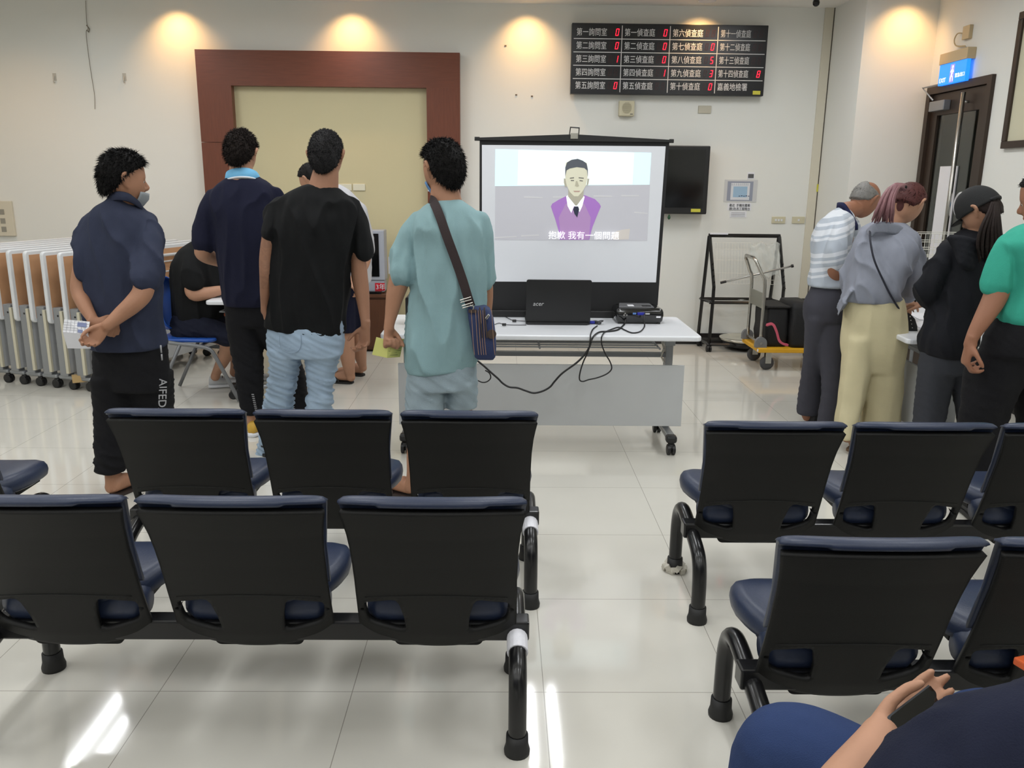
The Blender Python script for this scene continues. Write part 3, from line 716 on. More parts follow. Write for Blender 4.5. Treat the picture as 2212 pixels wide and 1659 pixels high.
MB().bb((-w*.30,-.004,.060),(-w*.16,.004,.070)).build('video_port',mat('port_blue_pale',(90,130,190),.4),t)
MB().bb((w*.22,-.003,.060),(w*.40,.004,.068)).build('data_port',M_grey,t); MB().bb((w*.68,-.003,.04),(w*.86,.004,.05)).build('maker_badge',M_paper,t)
M_cab=mat('cable_black',(18,18,20),.4); M_vga=mat('plug_blue',(30,38,150),.4)
MB().bb((-.018,-.02,.058),(.026,.0,.073)).build('blue_plug',M_vga,t,bevel=.003)
def cable(name,label,pts,r=.004,group=None,m=None):
    P=spline(pts,6); o=MB().tube(P,r,8).build(name,m or M_cab,smooth=True); tag(o,label,'cable',group); return o
T=.7375; TF=4.553
def ot(px,py): v=WZ(px,py,T); return v
def hg(px,py,Y=TF): return W(px,py,Y)
cable('video_cable','black cable from the blue projector plug looping over the table edge to the laptop adaptor',[V((.86,4.945,.797)),W(1391,690,4.90),ot(1392,705),ot(1383,716),ot(1366,719),ot(1350,713),ot(1337,707),ot(1322,711),ot(1306,718),ot(1300,727),hg(1299,736),hg(1301,748),hg(1308,765),hg(1318,782),hg(1321,797),hg(1310,808),hg(1290,816),hg(1272,820),hg(1259,824),hg(1252,820),hg(1253,805),hg(1260,782),hg(1268,765),hg(1273,750),hg(1275,733),ot(1276,722),ot(1281,711),ot(1290,704)])
cable('power_cable','thick black power cable sagging in front of the grey panel from projector to the left',[V((.755,4.962,.765)),W(1348,701,4.93),ot(1342,707),ot(1333,713),ot(1315,716),ot(1297,717),ot(1287,722),ot(1280,730),hg(1277,738),hg(1272,752),hg(1262,767),hg(1245,784),hg(1215,806),hg(1198,824),hg(1188,836),hg(1172,845),hg(1153,849),hg(1135,844),hg(1118,838),hg(1100,836),hg(1086,828),hg(1076,818),hg(1060,804),hg(1048,793),hg(1036,783),hg(1020,770)],.0055)
cable('cable_end','short dangling black cable end below the thick cable near the man in teal',[hg(1048,800),hg(1057,806),hg(1060,816),hg(1053,824),hg(1042,826),hg(1030,821)],.0035)
cable('charger_cable','thin black cable with ferrite from laptop side running left, upper of two',[ot(1137,694),ot(1118,693),ot(1108,692),ot(1095,686),ot(1080,676),ot(1066,674)],.0022)
cable('charger_cable','thin black cable with ferrite from laptop side running left, lower of two',[ot(1137,702),ot(1110,702),ot(1090,701),ot(1078,698),ot(1066,702)],.0022)
for px,py,l in ((1111,693,'upper'),(1089,701,'lower')):
    v=WZ(px,py,.745); tag(MB().cyl(v-V((.012,0,0)),v+V((.012,0,0)),.008,10).build('ferrite_bead',M_cab),'black ferrite bead on the '+l+' thin cable left of the laptop','cable bead')
v=WZ(1290,697,.742); t=thing('video_adaptor','grey plug adaptor with blue connector lying between laptop and projector','adaptor',tuple(v))
MB().box((0,0,.002),(.022,.06,.016),Matrix.Rotation(.5,3,'Z')).build('plug_body',mat('adaptor_grey',(70,70,74),.4),t,bevel=.003)
MB().box((-.03,.005,.002),(.03,.03,.014)).build('blue_connector',M_vga,t,bevel=.002)
MB().tube(spline([(.012,-.03,.005),(.03,-.02,.012),(.035,.0,.012),(.02,.008,.01),(.008,-.01,.01)],4),.003,8).build('cable_tie',M_cab,t)

# ---------------------------------------------------------------- leaflet rack and platform cart
t=thing('leaflet_rack','empty black wheeled metal leaflet rack with thin white wire panel','rack',(2.30,7.9,0))
x0,x1=-.335,.325
f=MB(); q=.012
def barr(m,a,b,w=.013):
    m.tube([a,b],w*1.25,4)
fr_=MB()
barr(fr_,(x0-.01,.05,1.085),(x1+.01,.05,1.085),.014)
for x in (x0,x1):
    barr(fr_,(x-.02,.17,.07),(x,.06,1.08)); barr(fr_,(x,.04,1.08),(x+.035,-.10,.62)); barr(fr_,(x+.035,-.10,.62),(x+.035,-.10,.50)); barr(fr_,(x+.035,-.10,.50),(x+.02,-.12,.06))
    barr(fr_,(x-.02,.17,.47),(x+.035,-.10,.47)); barr(fr_,(x-.02,.17,.07),(x+.02,-.12,.07))
for y,z in ((.16,.47),(-.10,.47),(.16,.07),(-.12,.07)): barr(fr_,(x0,y,z),(x1+.02,y,z),.012)
fr_.build('frame',M_tube,t)
for x in (x0,x1):
    nb=MB()
    for k in range(5):
        zz=.60+.055*k; xx=x+.035-.035*(zz-.62)/.46; yy=-.10+.14*(zz-.62)/.46
        nb.prism([(yy-.035,zz+.018),(yy,zz+.0),(yy,zz-.02)],xx-.006,xx+.006,lambda a,b,y:(y,a,b))
    nb.build('notch_teeth',M_tube,t)
g=MB(); M_wire=mat('wire_cream',(226,224,214),.4)
for k in range(22): 
    x=x0+.04+k*(x1-x0-.06)/21; g.cyl((x,.02,1.02),(x,-.06,.64),.0016,6)
for z in (1.02,.96,.86,.74,.68,.64): g.cyl((x0+.03,.02-.08*(1.02-z)/.38,z),(x1,.02-.08*(1.02-z)/.38,z),.002,6)
g.build('wire_panel',M_wire,t)
MB().bb((x0+.0,-.0+.03,1.095),(x0+.17,.05,1.11)).build('white_strip',M_paper,t)
for x,y in ((x0-.0,-.12),(x1,-.12),(x0-.02,.17),(x1,.17)):
    c=MB(); caster(c,x+.02,y,r=.03); c.build('caster',M_black,t)
t=thing('plastic_sheet','crumpled clear plastic sheet hanging on the right part of the leaflet rack','plastic sheet',(2.48,7.83,.72))
m=MB(); n=14; vs=[];fs=[]
for j in range(n+1):
    for i in range(n+1):
        x=-.15+.28*i/n; z=.3*j/n-.02*math.sin(i*.9); vs.append((x,-.03+.012*math.sin(i*1.3+j*.7)+.06*j/n+.012*noise.noise(V((i*.5,j*.5,0))),z))
for j in range(n):
    for i in range(n): fs.append((j*(n+1)+i,j*(n+1)+i+1,(j+1)*(n+1)+i+1,(j+1)*(n+1)+i))
m.add(vs,fs); so=m.build('sheet',mat('clear_film',(225,228,222),.25,alpha=.35),t,smooth=True); md=so.modifiers.new('t','SOLIDIFY'); md.thickness=.001
a,b=W(1556,611,7.74),W(1714,574,7.66); t=thing('metal_pole','thin aluminium pole with black ends lying across the rack and cart','pole',tuple(a)); d=b-a
MB().cyl((0,0,0),d,.009,10).build('tube',mat('aluminium',(188,188,186),.3,metal=.8),t,smooth=True); MB().cyl((0,0,0),d*.08,.012,10).cyl(d*.97,d,.015,10).build('black_ends',M_black,t)
a=W(1592,735,7.95); t=thing('round_tray','shiny round tray lying at the foot of the leaflet rack','tray',(2.36,7.93,.085))
MB().lathe([(.001,0),(.20,0),(.225,.01),(.235,.03),(.228,.03),(.21,.014),(.001,.008)],(0,0,0),36).build('tray',mat('polished_tray',(222,220,208),.15,metal=.7),t,smooth=True)
MB().lathe([(.001,-.002),(.205,-.002),(.19,-.05),(.001,-.055)],(0,0,0),36).build('dark_underside',M_black,t,smooth=True)
cx0,cx1,cy0,cy1=2.20,2.93,6.95,7.45
t=thing('platform_cart','yellow flatbed trolley with steel push handle and grey wheels','cart',((cx0+cx1)/2,(cy0+cy1)/2,0)); hx_,hy_=(cx1-cx0)/2,(cy1-cy0)/2
MB().bb((-hx_,-hy_,.16),(hx_,hy_,.20)).build('deck',mat('cart_yellow',(226,170,38),.4),t,bevel=.008)
P=spline([(-hx_+.03,-hy_+.06,.22),(-hx_+.03,-hy_+.06,.72),(-hx_-.0,-hy_+.07,.82),(-hx_-.05,-hy_+.10,.93)],4)+spline([(-hx_-.06,-hy_+.14,.955),(-hx_-.06,hy_-.14,.955)],2)+spline([(-hx_-.05,hy_-.10,.93),(-hx_-.0,hy_-.07,.82),(-hx_+.03,hy_-.06,.72),(-hx_+.03,hy_-.06,.22)],4)
h_=MB().tube(P,.015,12).build('handle',M_steel,t,smooth=True)
MB().bb((-hx_+.025,-hy_+.07,.53),(-hx_+.033,hy_-.07,.66)).build('handle_plate',mat('galvanised',(150,150,140),.45,metal=.6),t)
MB().cyl((-hx_+.03,-hy_+.03,.235),(-hx_+.03,hy_-.03,.235),.012,10).build('pivot_bar',M_steel,t)
for y in (-hy_+.05,hy_-.05): MB().prism([(.05*math.cos(k*PI/8),.24+.05*math.sin(k*PI/8)) for k in range(9)]+[(-.05,.20),(.05,.20)],y-.018,y+.018,lambda a,b,yy:(a-hx_+.03,yy,b)).build('hinge_cover',mat('hinge_grey',(120,122,124),.5),t)
for x in (-hx_+.10,hx_-.12):
    for y in (-hy_+.06,hy_-.06):
        w_=MB().lathe([(.001,-.016),(.03,-.016),(.058,-.013),(.062,0),(.058,.013),(.03,.016),(.001,.016)],(x,y,.062),20,'y').build('wheel',mat('wheel_grey',(72,72,74),.6),t,smooth=True)
        MB().bb((x-.02,y-.024,.06),(x+.03,y-.019,.16)).bb((x-.02,y+.019,.06),(x+.03,y+.024,.16)).build('fork',M_steel,w_)
MB().bb((-hx_-.002,-hy_-.002+.0,.17),(-hx_+.0,-hy_+.03,.19)).build('price_sticker',M_paper,t)
M_fab=mat('black_nylon',(20,20,22),.7,bump=.6,bs=90)
def bag(name,label,c,d,m=M_fab,bev=.03):
    t=thing(name,label,'bag',(c[0],c[1],c[2])); mb=MB(); rings=[]
    for z in (0,.08,.3,.5,.7,.88,1):
        s=.9+.1*math.sin(z*PI)
        rings.append([V((a*s+.012*noise.noise(V((a*9,b*9,z*5+c[0]))),b*s+.012*noise.noise(V((a*9+7,b*9,z*5))),z*d[2]+.01*noise.noise(V((a*12,b*12,3))))) for a,b in rrect(-d[0]/2,d[0]/2,-d[1]/2,d[1]/2,.04,4)])
    mb.loft(rings).build('body',m,t,smooth=True); return t
b1=bag('nylon_bag','soft black bag standing on the yellow cart nearest its handle',(2.37,7.2,.2),(.20,.38,.34))
MB().bb((-.11,-.19,.335),(.10,.19,.355)).build('flap',M_fab,b1,bevel=.01)
b2=bag('carry_case','larger black case in the middle of the yellow cart',(2.57,7.18,.2),(.20,.42,.38))
b3=bag('storage_crate','black case with grey piping and open top on the yellow cart behind the grey trousers',(2.79,7.16,.2),(.24,.44,.36),M_black)
MB().tube([(x,-.222,z) for x,z in rrect(-.10,.11,.03,.30,.04,4)],.004,6,closed=True).build('piping',mat('piping_grey',(120,120,122),.5),b3)
MB().tube([(x,y,.365) for x,y in rrect(-.12,.12,-.22,.22,.03,4)],.009,8,closed=True).build('rim',M_black,b3)
a=[W(1655,702,6.97),W(1668,700,6.95),W(1676,715,6.94),W(1682,735,6.93),W(1692,743,6.93),W(1700,745,6.94)]
g=MB(); P=spline(a,5)
rr=[]
for p in P: rr.append([p+V((0,0,.012)),p+V((.014,0,.004)),p+V((.010,-.004,-.012)),p+V((-.004,-.002,-.008))])
g.loft(rr); tag(g.build('pink_strap',mat('strap_pink',(196,84,104),.6)),'red-pink strap hanging from a black bag onto the yellow cart','strap')

# ---------------------------------------------------------------- television on cabinet in the portal
t=thing('tv_cabinet','brown wooden cabinet with a slim white handle under the old television','cabinet',(-1.42,7.84,0))
MB().bb((-.38,-.19,.02),(.38,.19,.51)).build('body',M_walnut,t)
MB().bb((-.40,-.21,.51),(.40,.20,.54)).build('top_board',M_walnut,t,bevel=.003)
d_=MB().bb((.02,-.205,.05),(.37,-.192,.49)).build('door',M_walnut,t); MB().bb((.09,-.222,.32),(.105,-.205,.43)).build('handle',M_white,d_)
d_=MB().bb((-.37,-.205,.05),(.0,-.192,.49)).build('door',M_walnut,t)
t=thing('old_television','silver framed television with dark screen standing on the brown cabinet','television',(-1.38,7.83,.54))
M_tvs=mat('tv_silver',(168,172,182),.4)
MB().bb((-.31,-.12,.12),(.31,.06,.575)).bb((-.30,-.11,.01),(.30,.06,.118)).build('cabinet_shell',M_tvs,t,bevel=.008)
MB().bb((-.26,-.126,.155),(.26,-.118,.545)).build('screen',M_dark,t)
MB().bb((.215,-.114,.025),(.305,-.112,.095)).build('red_sticker',mat('sticker_red',(205,30,48),.5),t)
text('3年',.06,(.222,-.118,.038),M_paper,'lettering',t,bold=.0)
tag(MB().bb((-1.24,7.64,.541),(-1.10,7.70,.565)).build('remote_control',M_dark,bevel=.004),'black remote control on the brown cabinet top','remote control')
tag(MB().bb((-1.063,7.9,.70),(-1.035,7.905,.86)).build('paper_slip',M_paper),'small white paper slip hanging beside the old television','paper')
# papers on the right table
for i,(x,y,r,lab) in enumerate(((2.62,5.0,.1,'white form lying beside the bent hands on the right table'),(2.8,5.35,-.2,'white paper further back on the right table'))):
    tag(MB().box((x,y,.7345+.001*i),(.21,.30,.0015),Matrix.Rotation(r,3,'Z')).build('paper_form',M_paper),lab,'paper')
tag(MB().cyl((2.50,4.86,.741),(2.64,4.90,.741),.005,8).build('blue_pen',mat('pen_blue',(40,50,160),.4)),'blue pen on the right table','pen')
# wire basket on wall near door
t=thing('wire_basket','white wire basket shelf in front of the bronze door behind the heads','basket',(3.25,6.3,1.05))
g=MB()
for k in range(14): g.cyl((-.22+k*.034,-.1,0),(-.22+k*.034,-.1,.17),.002,6)
for z in (0,.055,.11,.17): g.cyl((-.22,-.1,z),(.23,-.1,z),.0028,6).cyl((-.22,-.1,z),(-.22,.12,z),.0028,6).cyl((.23,-.1,z),(.23,.12,z),.0028,6).cyl((-.22,.12,z),(.23,.12,z),.0028,6)
for k in range(8): g.cyl((-.22+k*.064,-.1,0),(-.22+k*.064,.12,0),.002,6)
g.build('wire_mesh',M_wire,t)
MB().cyl((0,.12,-1.05),(0,.12,.02),.014,10).bb((-.2,-.08,-1.05),(.2,.2,-1.03)).build('stand',M_silver,t)
# blue chair under the seated person
t=thing('blue_chair','blue plastic chair on a grey metal frame under the seated person in black','chair',(-2.24,6.02,0))
M_blue=mat('blue_plastic',(36,84,170),.4)
rings=[]
for k in range(13):
    a=PI*k/12; 
def shell(u,v): # v 0 bottom .. 1 top ; back facing -x
    z=.49+.38*v; wd=.215*(1-(2*v-1)**4*.45)*math.sqrt(max(.0,1-(max(0,abs(2*v-1)-.55)/.48)**2)); y=u*wd
    return V((-.20-.07*v+.09*abs(u)**2*1.0,y,z))
n=18; vs=[shell(-1+2*i/n,j/n) for j in range(n+1) for i in range(n+1)]; fs=[(j*(n+1)+i,j*(n+1)+i+1,(j+1)*(n+1)+i+1,(j+1)*(n+1)+i) for j in range(n) for i in range(n)]
o=MB().add(vs,fs).build('backrest',M_blue,t,smooth=True); md=o.modifiers.new('t','SOLIDIFY'); md.thickness=.01
for k in range(6):
    p=shell(-.7+.28*k,.86); MB().lathe([(.001,0),(.008,0),(.008,-.004),(.001,-.004)],p+V((-.003,0,0)),8,'x').build('vent_hole',mat('hole_dark',(14,30,70),.5),o)
MB().prism(rrect(-.20,.21,-.20,.20,.06),.43,.455,lambda a,b,y:(a,b,y)).build('seat',M_blue,t,bevel=.01)
M_cg=mat('chair_frame_grey',(118,120,122),.4,metal=.3)
for s in (-1,1):
    y=s*.22
    MB().tube(spline([(-.23,y,.60),(-.22,y,.50),(-.12,y,.44),(.10,y,.41),(.18,y,.39),(.22,y,.34),(.33,y,.10),(.37,y,.012)],5),.014,10).build('front_leg',M_cg,t,smooth=True)
    MB().tube([(-.02,y,.42),(-.22,y,.012)],.013,10).build('rear_leg',M_cg,t,smooth=True)
for a,b in (((-.1,-.22,.43),(-.1,.22,.43)),((.12,-.22,.41),(.12,.22,.41))): MB().cyl(a,b,.011,8).build('crossbar',M_cg,t)

# ---------------------------------------------------------------- people: builders
def zc(p): return (p-V((0,0,H))).dot(fw)
def P3(px,py,Y,rp): p=W(px,py,Y); return p,rp*zc(p)/FPX
def cr(vals,sub):
    A=[np.array(v,float) for v in vals]; out=[]; n=len(A)
    for i in range(n-1):
        a,b,c,d=A[max(i-1,0)],A[i],A[i+1],A[min(i+2,n-1)]
        for k in range(sub):
            t=k/sub; out.append(.5*((2*b)+(c-a)*t+(2*a-5*b+4*c-d)*t*t+(3*b-a-3*c+d)*t**3))
    out.append(A[-1]); return out
def limb(mb,pts,n=14,sub=5,k=1.0,world=False,cap=True):
    """pts: (px,py,Y,radius_px) or world (x,y,z,r)"""
    A=[]
    for p in pts:
        if world: A.append([*p[:3],p[3]*k])
        else:
            q,r=P3(*p); A.append([q.x,q.y,q.z,r*k])
    A=cr(A,sub)
    P=[V(a[:3]) for a in A]; R=[max(.002,a[3]) for a in A]
    if cap:
        for end in (0,1):
            i,j=(0,1) if end==0 else (-1,-2)
            d=(P[i]-P[j]).normalized(); p,r=P[i],R[i]
            ex=[(p+d*r*.5,r*.84),(p+d*r*.8,r*.5),(p+d*r*.93,r*.12)]
            for q,rr in ex:
                if end==0: P.insert(0,q); R.insert(0,rr)
                else: P.append(q); R.append(rr)
    mb.tube(P,R,n); return mb
def trunk(mb,rows,yaw=0,e=2.4,n=32,sub=4,k=1.0,kb=1.0,capr=.7):
    """rows: (left px, right px, py, Y, half depth m[, dz lean])"""
    A=[]
    for r in rows:
        xl,xr,py,Y,b=r[:5]
        p,q=W(xl,py,Y),W(xr,py,Y); h=(q.x-p.x)/2*k; b=b*kb*k
        a=math.sqrt(max(h*h-(b*math.sin(yaw))**2,(.55*h)**2))/math.cos(yaw)
        sl=r[5] if len(r)>5 else 0
        A.append([(p.x+q.x)/2,Y,(p.z+q.z)/2,a,b,sl])
    A=cr(A,sub); ax=V((math.cos(yaw),-math.sin(yaw),0)); ay=V((math.sin(yaw),math.cos(yaw),0)); rings=[]
    def ring(a_,s=1,dz=0):
        out=[]
        for i in range(n):
            t=2*PI*i/n; c,s_=math.cos(t),math.sin(t)
            u=math.copysign(abs(c)**(2/e),c)*a_[3]*s; w=math.copysign(abs(s_)**(2/e),s_)*a_[4]*s
            out.append(V(a_[:3])+ax*u+ay*w+V((0,0,dz+a_[5]*u)))
        return out
    for a in A: rings.append(ring(a))
    sg=1 if A[-1][2]>A[0][2] else -1
    rings=[ring(A[0],.93,-.006*sg)]+rings+[ring(A[-1],capr,.008*sg)]
    mb.loft(rings); return mb
def hand(mb,w,D,N,side=1,curl=(25,35,25),s=1.0,spread=.0,thumb=(.6,.7,.25),tc=18):
    x=V(D).normalized(); N=V(N); N=(N-x*N.dot(x)).normalized(); y=N.cross(x)*side
    w=V(w)
    rings=[]
    for d,wd,t,o in ((-.035,.025,.021,0),(-.01,.026,.019,0),(.02,.032,.018,.002),(.05,.038,.016,.002),(.078,.040,.014,.0),(.094,.037,.010,0)):
        rings.append([w+(x*d+y*(math.cos(k*2*PI/16)*wd+o)+N*(math.sin(k*2*PI/16)*t))*s for k in range(16)])
    mb.loft(rings)
    lens=[(.041,.025,.021),(.046,.029,.022),(.042,.027,.021),(.033,.020,.018)]
    for i,(yo,r) in enumerate(((.0295,.0088),(.0100,.0090),(-.0098,.0086),(-.0285,.0076))):
        c=[a*(1+.06*i) for a in curl]; p=w+(x*(.084-.006*abs(i-1))+y*yo)*s; a=0; P=[p-x*.02*s,p]; ang=math.radians(spread*(1.3-i))
        for j,L in enumerate(lens[i]):
            a+=math.radians(c[j]); d=(x*math.cos(a)+N*math.sin(a)); d=(d+y*math.tan(ang)*math.cos(a)).normalized()
            P.append(P[-1]+d*L*.5*s); P.append(P[-1]+d*L*.5*s)
        rr=[r*s*v for v in (1.05,1.1,1.0,1.08,.95,1.02,.9,.78)]
        limb(mb,[(*q,rr_) for q,rr_ in zip(P,rr)],n=10,sub=2,world=True)
    d=(x*thumb[0]+y*thumb[1]+N*thumb[2]).normalized(); p=w+(x*.012+y*.018+N*.004)*s; P=[p]
    for L,rt in ((.042,0),(.032,tc),(.026,tc)):
        d=(Matrix.Rotation(-math.radians(rt)*side,3,N)@d); d=(d+N*.12).normalized(); P.append(P[-1]+d*L*.5*s); P.append(P[-1]+d*L*.5*s)
    limb(mb,[(*q,v*s) for q,v in zip(P,(.014,.0135,.0115,.0105,.010,.0098,.0075))],n=10,sub=2,world=True)
def fist(mb,w,D,N,side=1,s=1.0): hand(mb,w,D,N,side,(78,88,60),s,0,(.75,.45,.5),30)
class Head:
    def __init__(s,px,py,Y,yaw=0,pitch=0,roll=0,sc=1.0,world=None):
        s.c=V(world) if world else W(px,py,Y); s.sc=sc
        s.R=Matrix.Rotation(-math.radians(yaw),3,'Z')@Matrix.Rotation(-math.radians(pitch),3,'X')@Matrix.Rotation(math.radians(roll),3,'Y')
    def hp(s,d,nape=.45):
        x,y,z=d; px,py,pz=math.copysign(abs(x)**.86,x)*.0765,math.copysign(abs(y)**.93,y)*.099,math.copysign(abs(z)**.93,z)*.123
        if z<0:
            px*=1-.30*(-z)**1.6
            if y<0: py*=1-nape*max(0,-z-.15)
        elif y<0: py*=1.04
        if py>.082: py=.082+(py-.082)*.45
        if y>.4:
            for sx in (-1,1): py-=.008*math.exp(-(((px-sx*.031)/.017)**2+((pz+.0)/.013)**2))
            py+=.004*math.exp(-((pz-.022)/.012)**2)*(abs(px)<.055)
            py+=.006*math.exp(-((px/.02)**2+((pz+.066)/.012)**2))+.006*math.exp(-((px/.022)**2+((pz+.103)/.014)**2))
        return V((px,py,pz))*s.sc
    def w(s,v): return s.c+s.R@V(v)
    def mb(s,mb,ears=True):
        nu,nv=36,26; rings=[]
        for j in range(1,nv):
            p=PI*j/nv-PI/2; rings.append([s.w(s.hp((math.cos(p)*math.sin(2*PI*i/nu),math.cos(p)*math.cos(2*PI*i/nu),math.sin(p)))) for i in range(nu)])
        mb.loft(rings)
        k=s.sc
        def pt(*a): return s.w(V(a)*k)
        limb(mb,[(*pt(0,.080,.018),.006*k),(*pt(0,.094,-.008),.008*k),(*pt(0,.104,-.028),.0105*k),(*pt(0,.088,-.040),.008*k)],n=10,world=True)
        for sx in (-1,1): limb(mb,[(*pt(sx*.010,.088,-.034),.006*k),(*pt(sx*.013,.092,-.034),.006*k)],n=8,world=True)
        limb(mb,[(*pt(-.020,.080,-.064),.005*k),(*pt(0,.088,-.062),.007*k),(*pt(.020,.080,-.064),.005*k)],n=8,world=True)
        if ears:
            for sx in (-1,1):
                for (a,b,c,r) in ((.077,-.002,.018,.009),):
                    P=[pt(sx*.073,.008,.020),pt(sx*.086,-.002,.031),pt(sx*.095,-.016,.025),pt(sx*.092,-.020,.004),pt(sx*.080,-.008,-.020),pt(sx*.074,.004,-.034)]
                    limb(mb,[(*q,v*k) for q,v in zip(P,(.008,.008,.009,.009,.008,.006))],n=8,sub=3,world=True)
                    limb(mb,[(*pt(sx*.072,-.002,.015),.012*k),(*pt(sx*.079,-.006,-.002),.012*k),(*pt(sx*.073,-.0,-.02),.009*k)],n=8,world=True)
    def mask(s,d,zl):
        x,y,z=d; a=math.atan2(abs(x),y)/PI
        q=float(np.interp(a,[0,.25,.42,.50,.62,.8,1],zl)); t=max(0,min(1,(z-q)/.10)); return t*t*(3-2*t)
    def hair(s,t=.014,zl=(.60,.52,.30,.12,-.30,-.50,-.54),L=.02,N=1500,rough=.35,bald=None,fall=.5,seed=1,taper=0):
        mb=MB(); nu,nv=64,44; rings=[]
        def off(d):
            m=s.mask(d,zl)
            if bald: m*=bald(d)
            tt=t*(1-taper*max(0,-d[2]+.15))
            n_=noise.noise(V(d)*4+V((seed*5,0,0)))*rough+noise.noise(V(d)*11+V((seed*5,3,0)))*rough*.5
            return tt*m*(1+n_)-.010*(1-m),m
        for j in range(1,nv):
            p=PI*j/nv-PI/2; r=[]
            for i in range(nu):
                d=(math.cos(p)*math.sin(2*PI*i/nu),math.cos(p)*math.cos(2*PI*i/nu),math.sin(p)); o,m=off(d)
                r.append(s.w(s.hp(d,.05)+V(d)*o*s.sc))
            rings.append(r)
        mb.loft(rings)
        rnd=random.Random(seed); c=0
        while c<N:
            d=V((rnd.gauss(0,1),rnd.gauss(0,1),rnd.gauss(0,1))).normalized(); o,m=off(d); c+=1
            if m<.6: continue
            root=s.hp(d,.05)+d*(o-.003); f=V((rnd.gauss(0,.25),rnd.gauss(0,.25)-.25*(d.z>.3),-1)); tan=(f-d*f.dot(d)); tan=tan.normalized() if tan.length>.05 else V((0,-1,0))
            l=L*rnd.uniform(.6,1.2); tip=root+(d*(1-fall)+tan*fall+V((rnd.gauss(0,.15),rnd.gauss(0,.15),rnd.gauss(0,.15)))).normalized()*l
            sd=d.cross(tan).normalized()*.003; bk=tan*.003
            mb.add([s.w(root+sd),s.w(root-sd),s.w(root+bk),s.w(tip)],[(0,1,3),(1,2,3),(2,0,3),(0,2,1)])
        return mb
def lap(me,it,f=.5):
    n=len(me.vertices); co=np.zeros(n*3); me.vertices.foreach_get('co',co); co=co.reshape(-1,3)
    e=np.zeros(len(me.edges)*2,dtype=np.int64); me.edges.foreach_get('vertices',e); e=e.reshape(-1,2)
    deg=np.bincount(e.ravel(),minlength=n).astype(float)[:,None]; deg[deg==0]=1
    for _ in range(it):
        s=np.stack([np.bincount(e[:,0],co[e[:,1],k],n)+np.bincount(e[:,1],co[e[:,0],k],n) for k in range(3)],1); co=co*(1-f)+s/deg*f
    me.vertices.foreach_set('co',co.ravel()); me.update()
def grow(mb,vox,it=4,wr=None):
    me=mb.mesh('tmp'); o=bpy.data.objects.new('tmp',me); C.objects.link(o)
    md=o.modifiers.new('r','REMESH'); md.mode='VOXEL'; md.voxel_size=vox; md.adaptivity=0
    dg=bpy.context.evaluated_depsgraph_get(); out=bpy.data.meshes.new_from_object(o.evaluated_get(dg)); bpy.data.objects.remove(o); bpy.data.meshes.remove(me)
    if it: lap(out,it)
    if wr:
        n=len(out.vertices); co=np.zeros(n*3); no=np.zeros(n*3); out.vertices.foreach_get('co',co); out.vertices.foreach_get('normal',no); co=co.reshape(-1,3); no=no.reshape(-1,3)
        d=np.array([wr(*c) for c in co]); no[:,2]*=.12; z=co[:,2]; d*=np.clip((z.max()-z)/.10,0,1)*np.clip((z-z.min())/.04,.35,1); co+=no*d[:,None]; out.vertices.foreach_set('co',co.ravel()); out.update()
    return out
def ridge(v): return 1-2*abs(v)
def tee(amp=.006,seed=0,diag=.0):
    def f(x,y,z):
        a=noise.noise(V((x*9+z*diag*9+seed,y*9,z*2.2))); b=noise.noise(V((x*20+seed,y*20,z*5+z*diag*6)))
        c=noise.noise(V((x*34+z*diag*20,y*34,z*9+seed)))
        return amp*(2.6*max(0,1-2.2*abs(a))**2-1.0)+amp*.9*b+amp*.35*c
    return f
def trouser(amp=.006,seed=0,zk=.45,hor=1.0):
    def f(x,y,z):
        w=.35+.65*math.exp(-((z-zk)/.22)**2)+.5*math.exp(-((z-.08)/.12)**2)
        a=noise.noise(V((x*7+seed,y*7,z*26+x*18))); b=noise.noise(V((x*9+seed,y*9,z*3)))
        return amp*(2.2*max(0,1-2.0*abs(a))**2-.7)*w*hor+amp*1.2*b
    return f
def cloth(name,col,mot=.06,bs=350,bump=.35,rough=.9,sheen=.0,ms=20): return mat(name,col,rough,bump=bump,bs=bs,mot=mot,ms=ms,sheen=sheen,spec=.25)
def skin(name,col): return mat(name,col,.55,bump=.15,bs=160,mot=.10,ms=14,spec=.35)
class Person:
    def __init__(s,label,x,y):
        s.t=thing('person',label,'person',(x,y,0)); s.o=V((x,y,0)); s.t['label']=label
    def part(s,name,me,m,label=None,parent=None,smooth=True):
        if isinstance(me,MB): me=me.mesh(name)
        me.name=name; me.transform(Matrix.Translation(-s.o)); me.materials.clear(); me.materials.append(m)
        me.polygons.foreach_set('material_index',[0]*len(me.polygons))
        if smooth: shade(me)
        o=bpy.data.objects.new(name,me); C.objects.link(o); o.parent=parent or s.t
        if label: o['label']=label
        return o
def eyes(p,h):
    for sx in (-1,1):
        c=h.w(V((sx*.031,.0735,-.001))*h.sc); mb=MB(); r=.0115*h.sc
        mb.lathe([(.0005,-r),(r*.7,-r*.7),(r,0),(r*.7,r*.7),(.0005,r)],c,12); e=p.part('eye',mb,mat('eye_white',(225,220,214),.2))
        c2=h.w(V((sx*.031,.0815,-.001))*h.sc); mb=MB(); r=.0055*h.sc; mb.lathe([(.0005,-r),(r*.7,-r*.7),(r,0),(r*.7,r*.7),(.0005,r)],c2,10); p.part('iris',mb,mat('iris_dark',(30,20,16),.15),parent=e)
